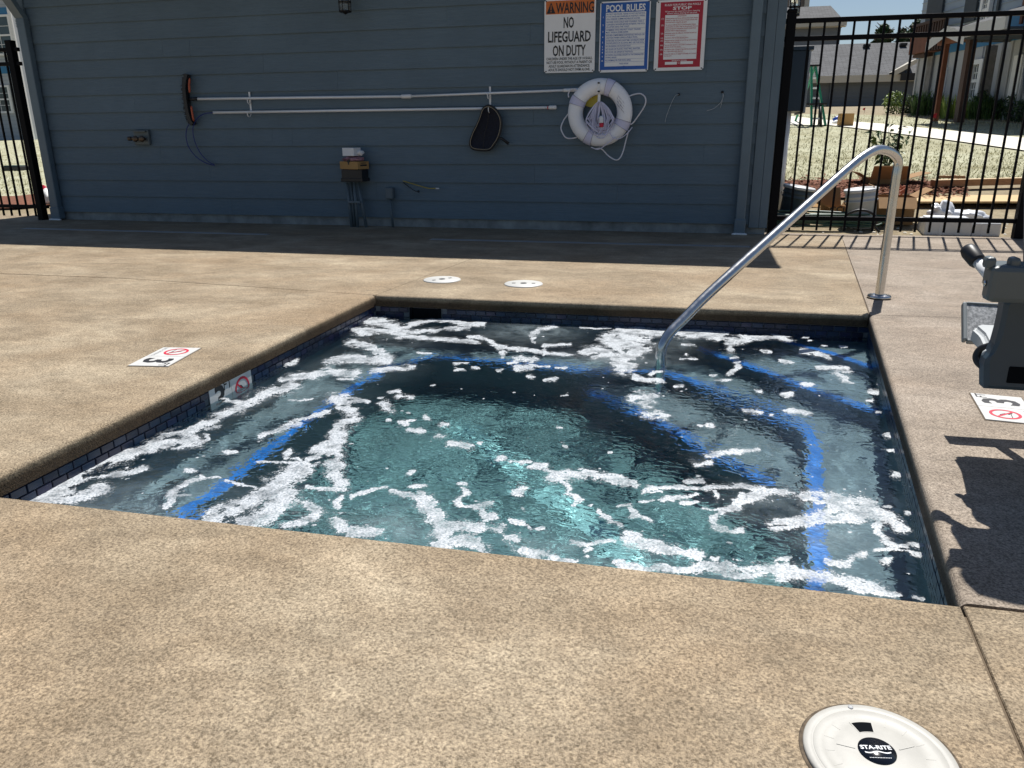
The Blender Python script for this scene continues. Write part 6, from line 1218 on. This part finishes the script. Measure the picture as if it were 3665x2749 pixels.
# open boxes
def open_box(c, sx, sy, sz, rz, mat, label, flaps, mark=None):
    M = Matrix.Translation(c) @ Matrix.Rotation(rz, 4, 'Z'); t = thing('open_box', label, 'box', c, 'open cardboard boxes behind the fence'); w = .006
    for b_ in (((-sx/2, -sy/2, 0), (sx/2, -sy/2+w, sz)), ((-sx/2, sy/2-w, 0), (sx/2, sy/2, sz)), ((-sx/2, -sy/2+w, 0), (-sx/2+w, sy/2-w, sz)), ((sx/2-w, -sy/2+w, 0), (sx/2, sy/2-w, sz)), ((-sx/2+w, -sy/2+w, 0), (sx/2-w, sy/2-w, w))): MB().box(*b_, M).build('side', mat, t)
    for side, ang, ln in flaps:     # side 0:-y 1:+y 2:-x 3:+x ; ang = opening from closed (180 = hanging outside)
        s_ = {0: ((0, -sy/2, sz), 0, sx), 1: ((0, sy/2, sz), PI, sx), 2: ((-sx/2, 0, sz), -PI/2, sy), 3: ((sx/2, 0, sz), PI/2, sy)}[side]
        Mf = M @ Matrix.Translation(s_[0]) @ Matrix.Rotation(s_[1], 4, 'Z') @ Matrix.Rotation(math.radians(ang), 4, 'X'); MB().box((-s_[2]/2, 0, .001), (s_[2]/2, ln, .006), Mf).build('flap', mat, t)
    if mark: mark(M, t)
    return t
def box_at(px0, px1, pyt, pyb, dep_, rz, mat, label, flaps, mark=None, dyy=0):
    g_ = G((px0+px1)/2, pyb, .0); yb = g_.y+dyy; A_, B_ = Wl(px0, pyt, yb), Wl(px1, pyt, yb); zz_ = terrain(g_.x, yb+dep_/2)
    return open_box(Vector(((A_.x+B_.x)/2, yb+dep_/2, max(-.06, zz_))), B_.x-A_.x, dep_, (A_.z+B_.z)/2-max(-.06, zz_), math.radians(rz), mat, label, flaps, mark)
box_at(3147, 3283, 706, 812, .36, -2, M_CARD, 'big open cardboard box with pale front flap right of the white bucket', [(0, 222, .15), (3, 150, .16), (2, 115, .12)])
g_ = G(3190, 790); lbx = Wl(3215, 750, g_.y-.003); MB().box((lbx.x-.075, lbx.y-.003, lbx.z-.075), (lbx.x+.075, lbx.y-.001, lbx.z+.045)).build('teal_label', pm('teal_print', (.10, .26, .27), .6), [o for o in SC.objects if o.name.startswith('open_box') and o.type == 'EMPTY'][-1])
box_at(3110, 3242, 640, 735, .45, 3, M_CARD, 'tall brown box standing behind the big open one', [(0, 125, .2), (3, 165, .30), (2, 150, .16)])
c2_ = Vector((Wl(3190, 700, 9.0).x, 8.9, .0))
def cola(M, t): text_mb('CCLA', .085, M @ Matrix.Translation((.02, -.1315, .03)) @ Matrix.Rotation(PI/2, 4, 'X'), 1.15, bold=.002).build('print', M_INK, t)
box_at(2956, 3036, 742, 790, .26, 12, M_CARD, 'low torn box with black print left of the white bucket', [(1, 115, .2), (2, 150, .2), (3, 120, .14)], cola)
# flattened cardboard leaning by the low box
c4 = TG(*gq(760, 830)); M = frame(c4+Vector((-.18, .2, .03)), (1, .2, -.05), (-.1, .9, .5)); solo(MB().box((0, 0, 0), (.36, .26, .006), M), 'cardboard_sheet', M_CARD_D, 'flattened cardboard sheet leaning between the buckets', 'cardboard')
# pot plant behind the boxes
pp = TG(*gq(1680, 420)); PT = thing('potted_plant', 'leafy green nursery plant behind the open boxes', 'plant', pp); rp = random.Random(21); lv = MB()
MB().lathe([(0, 0), (.11, 0), (.14, .2), (.13, .2), (.12, .18), (0, .18)], pp, 18).build('pot', M_BLK, PT); stm = MB()
for i in range(15):
    a_ = rp.uniform(0, 6.3); l = rp.uniform(.3, .62); tip = pp+Vector((math.cos(a_)*l*.55, math.sin(a_)*l*.4, .18+l)); stm.tube([pp+Vector((0, 0, .17)), pp.lerp(tip, .55)+Vector((0, 0, .08)), tip], [.006, .004, .002], 5)
    for j in range(9):
        b0 = pp.lerp(tip, .35+.07*j)+Vector((0, 0, .04)); e_ = Euler((rp.uniform(-.9, .9), rp.uniform(-.9, .9), rp.uniform(0, 6.3))).to_matrix(); s_ = rp.uniform(.05, .085); lv.raw([b0+e_ @ Vector(k) for k in ((0, 0, 0), (s_*.6, -s_*.34, .01), (s_*1.5, 0, -.01), (s_*.6, s_*.34, .01))], [(0, 1, 2, 3)])
lv.build('leaves', M_LEAF, PT); stm.build('stems', M_LEAF, PT)
# orange/white tangle in the box
tg_ = Wl(3222, 690, 8.75); ro_ = MB(); P = [tg_+Vector((rp.uniform(-.08, .08), rp.uniform(-.05, .05), rp.uniform(-.05, .13))) for _ in range(16)]; ro_.tube(catmull(P, 5), .006, 6)
solo(ro_, 'cord_tangle', pm('orange_cord', (.55, .20, .12), .6, var=.3), 'tangled orange and pink cord sticking out of the boxes', 'cord', loc=tg_)
# green garden hose in loose coils along the fence foot
M_HOSE = pm('green_garden_hose', (.045, .10, .075), .45, var=.35, scale=6); hs = MB(); rh = random.Random(31); hc = TG(*gq(620, 1075)); P = []
for i in range(120):
    t_ = i/120*11*2*PI; k = 1+.12*math.sin(t_*.37); P.append(hc+Vector((math.cos(t_)*.58*k+.12*math.sin(i*.11), math.sin(t_)*.13*k+.03, .03+.13*abs(math.sin(i*.21))*(.4+.6*(i/120)))))
hs.tube(catmull(P, 3), .0105, 7); solo(hs, 'garden_hose', M_HOSE, 'green garden hose in flat coils at the foot of the fence', 'hose', loc=hc)
hb = [TG(*gq(1130, 870)), TG(*gq(1500, 1090))]; P = [gq(1110, 900), gq(1180, 850), gq(1300, 815), gq(1420, 825), gq(1520, 880), gq(1560, 960), gq(1530, 1050), gq(1600, 1130)]; yl2 = c.y-.02
solo(MB().tube(catmull([Wl(x, y, 7.95) for x, y in P], 6), .012, 8), 'black_hose', M_BLK, 'thick black hose bowed in front of the white bucket', 'hose')
# lumber, plywood and foam blocks at the right
pq = lambda x, y: (3200+x*.2102, 550+y*.2102)
la, lb_ = TG(*pq(690, 640)), TG(*pq(2240, 600)); M = frame(la+Vector((0, 0, .002)), lb_-la, Vector((0, 0, 1)).cross(lb_-la)); L_ = (lb_-la).length+1.2
lum = thing('lumber_plank', 'long brown lumber plank raised on the mulch edge', 'plank', la); MB().box((0, 0, .05), (L_, .13, .125), M).build('timber', M_LUM, lum); MB().box((.0, .001, .1255), (L_, .129, .131), M).build('pale_top_face', M_LUMT, lum)
for s_ in (.15, L_*.5): MB().box((s_, .0, -.03), (s_+.09, .13, .0495), M).build('spacer_block', M_IRON, lum)
c5 = [TG(*pq(430, 720)), TG(*pq(2200, 660)), TG(*pq(2300, 940)), TG(*pq(420, 940))]; M = frame(c5[3]+Vector((0, 0, .03)), c5[2]-c5[3], Vector((0, 0, 1)).cross((c5[2]-c5[3]).normalized())); ply = thing('plywood_sheet', 'raw plywood sheet lying on the dirt behind the foam blocks', 'plywood', c5[3])
dep = (c5[0]-c5[3]).length; MB().box((0, 0, .03), (c5[2].x-c5[3].x+1.0, dep, .05), M).build('sheet', M_PLY, ply)
for s_ in (.2, 1.1): MB().box((s_, .05, -.05), (s_+.09, dep-.05, .0295), M).build('support_block', M_IRON, ply)
sb = TG(*pq(720, 460)); M = frame(sb+Vector((0, 0, .03)), (1, -.1, 0), (.1, 1, 0)); solo(MB().box((0, 0, 0), (.34, .05, .035), M), 'short_board', M_LUM, 'short brown board lying on the mulch', 'board')
M_FOAM = pm('white_packing_foam', (.80, .81, .83), .7, var=.03, scale=20, bmp=.2, bscale=150); M_FILM = pm('cloudy_plastic_film', (.80, .82, .86), .25, var=.06, scale=9)
def block(p0, p1, hgt, dep_, label):
    a_, b_ = TG(*p0), TG(*p1); a_.z = b_.z = terrain(a_.x, a_.y); M = frame(a_, b_-a_, Vector((0, 0, 1)).cross((b_-a_).normalized())); t = thing('foam_block', label, 'packing foam', a_, 'white foam packing blocks'); L_ = (b_-a_).length
    MB().box((0, 0, 0), (L_, dep_, hgt), M, bev=.012).build('slab', M_FOAM, t); MB().box((L_*.30, -.004, .002), (L_*.36, -.0005, hgt-.004), M).build('tape', M_FILM, t); MB().box((.02, dep_*.3, hgt+.0005), (L_-.02, dep_*.8, hgt+.02), M, bev=.008).build('raised_pad', M_FOAM, t)
block(pq(500, 1390), pq(1310, 1410), .145, .30, 'left white foam packing block behind the right fence'); block(pq(1318, 1410), pq(1800, 1418), .125, .30, 'right white foam packing block behind the right fence')
def film(px, py, R, label, seed):
    p = TG(*pq(px, py)); bt = bmesh.new(); bmesh.ops.create_icosphere(bt, subdivisions=4, radius=1); r_ = random.Random(seed); ph = [r_.uniform(0, 6) for _ in range(6)]
    for v in bt.verts: d_ = v.co.copy(); k = 1+.16*math.sin(7*d_.x+ph[0])*math.sin(6*d_.y+ph[1])+.12*math.sin(11*d_.z+ph[2]+5*d_.x)+.06*math.sin(23*d_.x+19*d_.z+ph[3]); v.co = Vector((d_.x*R[0]*k, d_.y*R[1]*k, max(-.02, d_.z)*R[2]*k))+p
    solo(MB().bm(bt, smooth=True), 'plastic_wrap', M_FILM, label, 'plastic wrap')
film(780, 1120, (.13, .10, .17), 'tall crumpled cloudy plastic wrap standing on the foam blocks', 3); film(1150, 1120, (.26, .12, .10), 'low heap of crumpled white plastic wrap along the foam blocks', 9)
# a few pale stones and scraps along the concrete edge
stn = MB(); rs_ = random.Random(17)
for i in range(70):
    p = TG(rs_.uniform(2800, 3640), rs_.uniform(800, 842)); b_ = bmesh.new(); bmesh.ops.create_icosphere(b_, subdivisions=1, radius=rs_.uniform(.006, .02))
    for v in b_.verts: v.co = Vector((v.co.x*rs_.uniform(.8, 1.3), v.co.y, v.co.z*.6))+p
    stn.bm(b_)
tag(stn.build('pebbles', M_PATH), 'pale pebbles and scraps on the dirt along the deck edge', 'pebbles', kind='stuff')
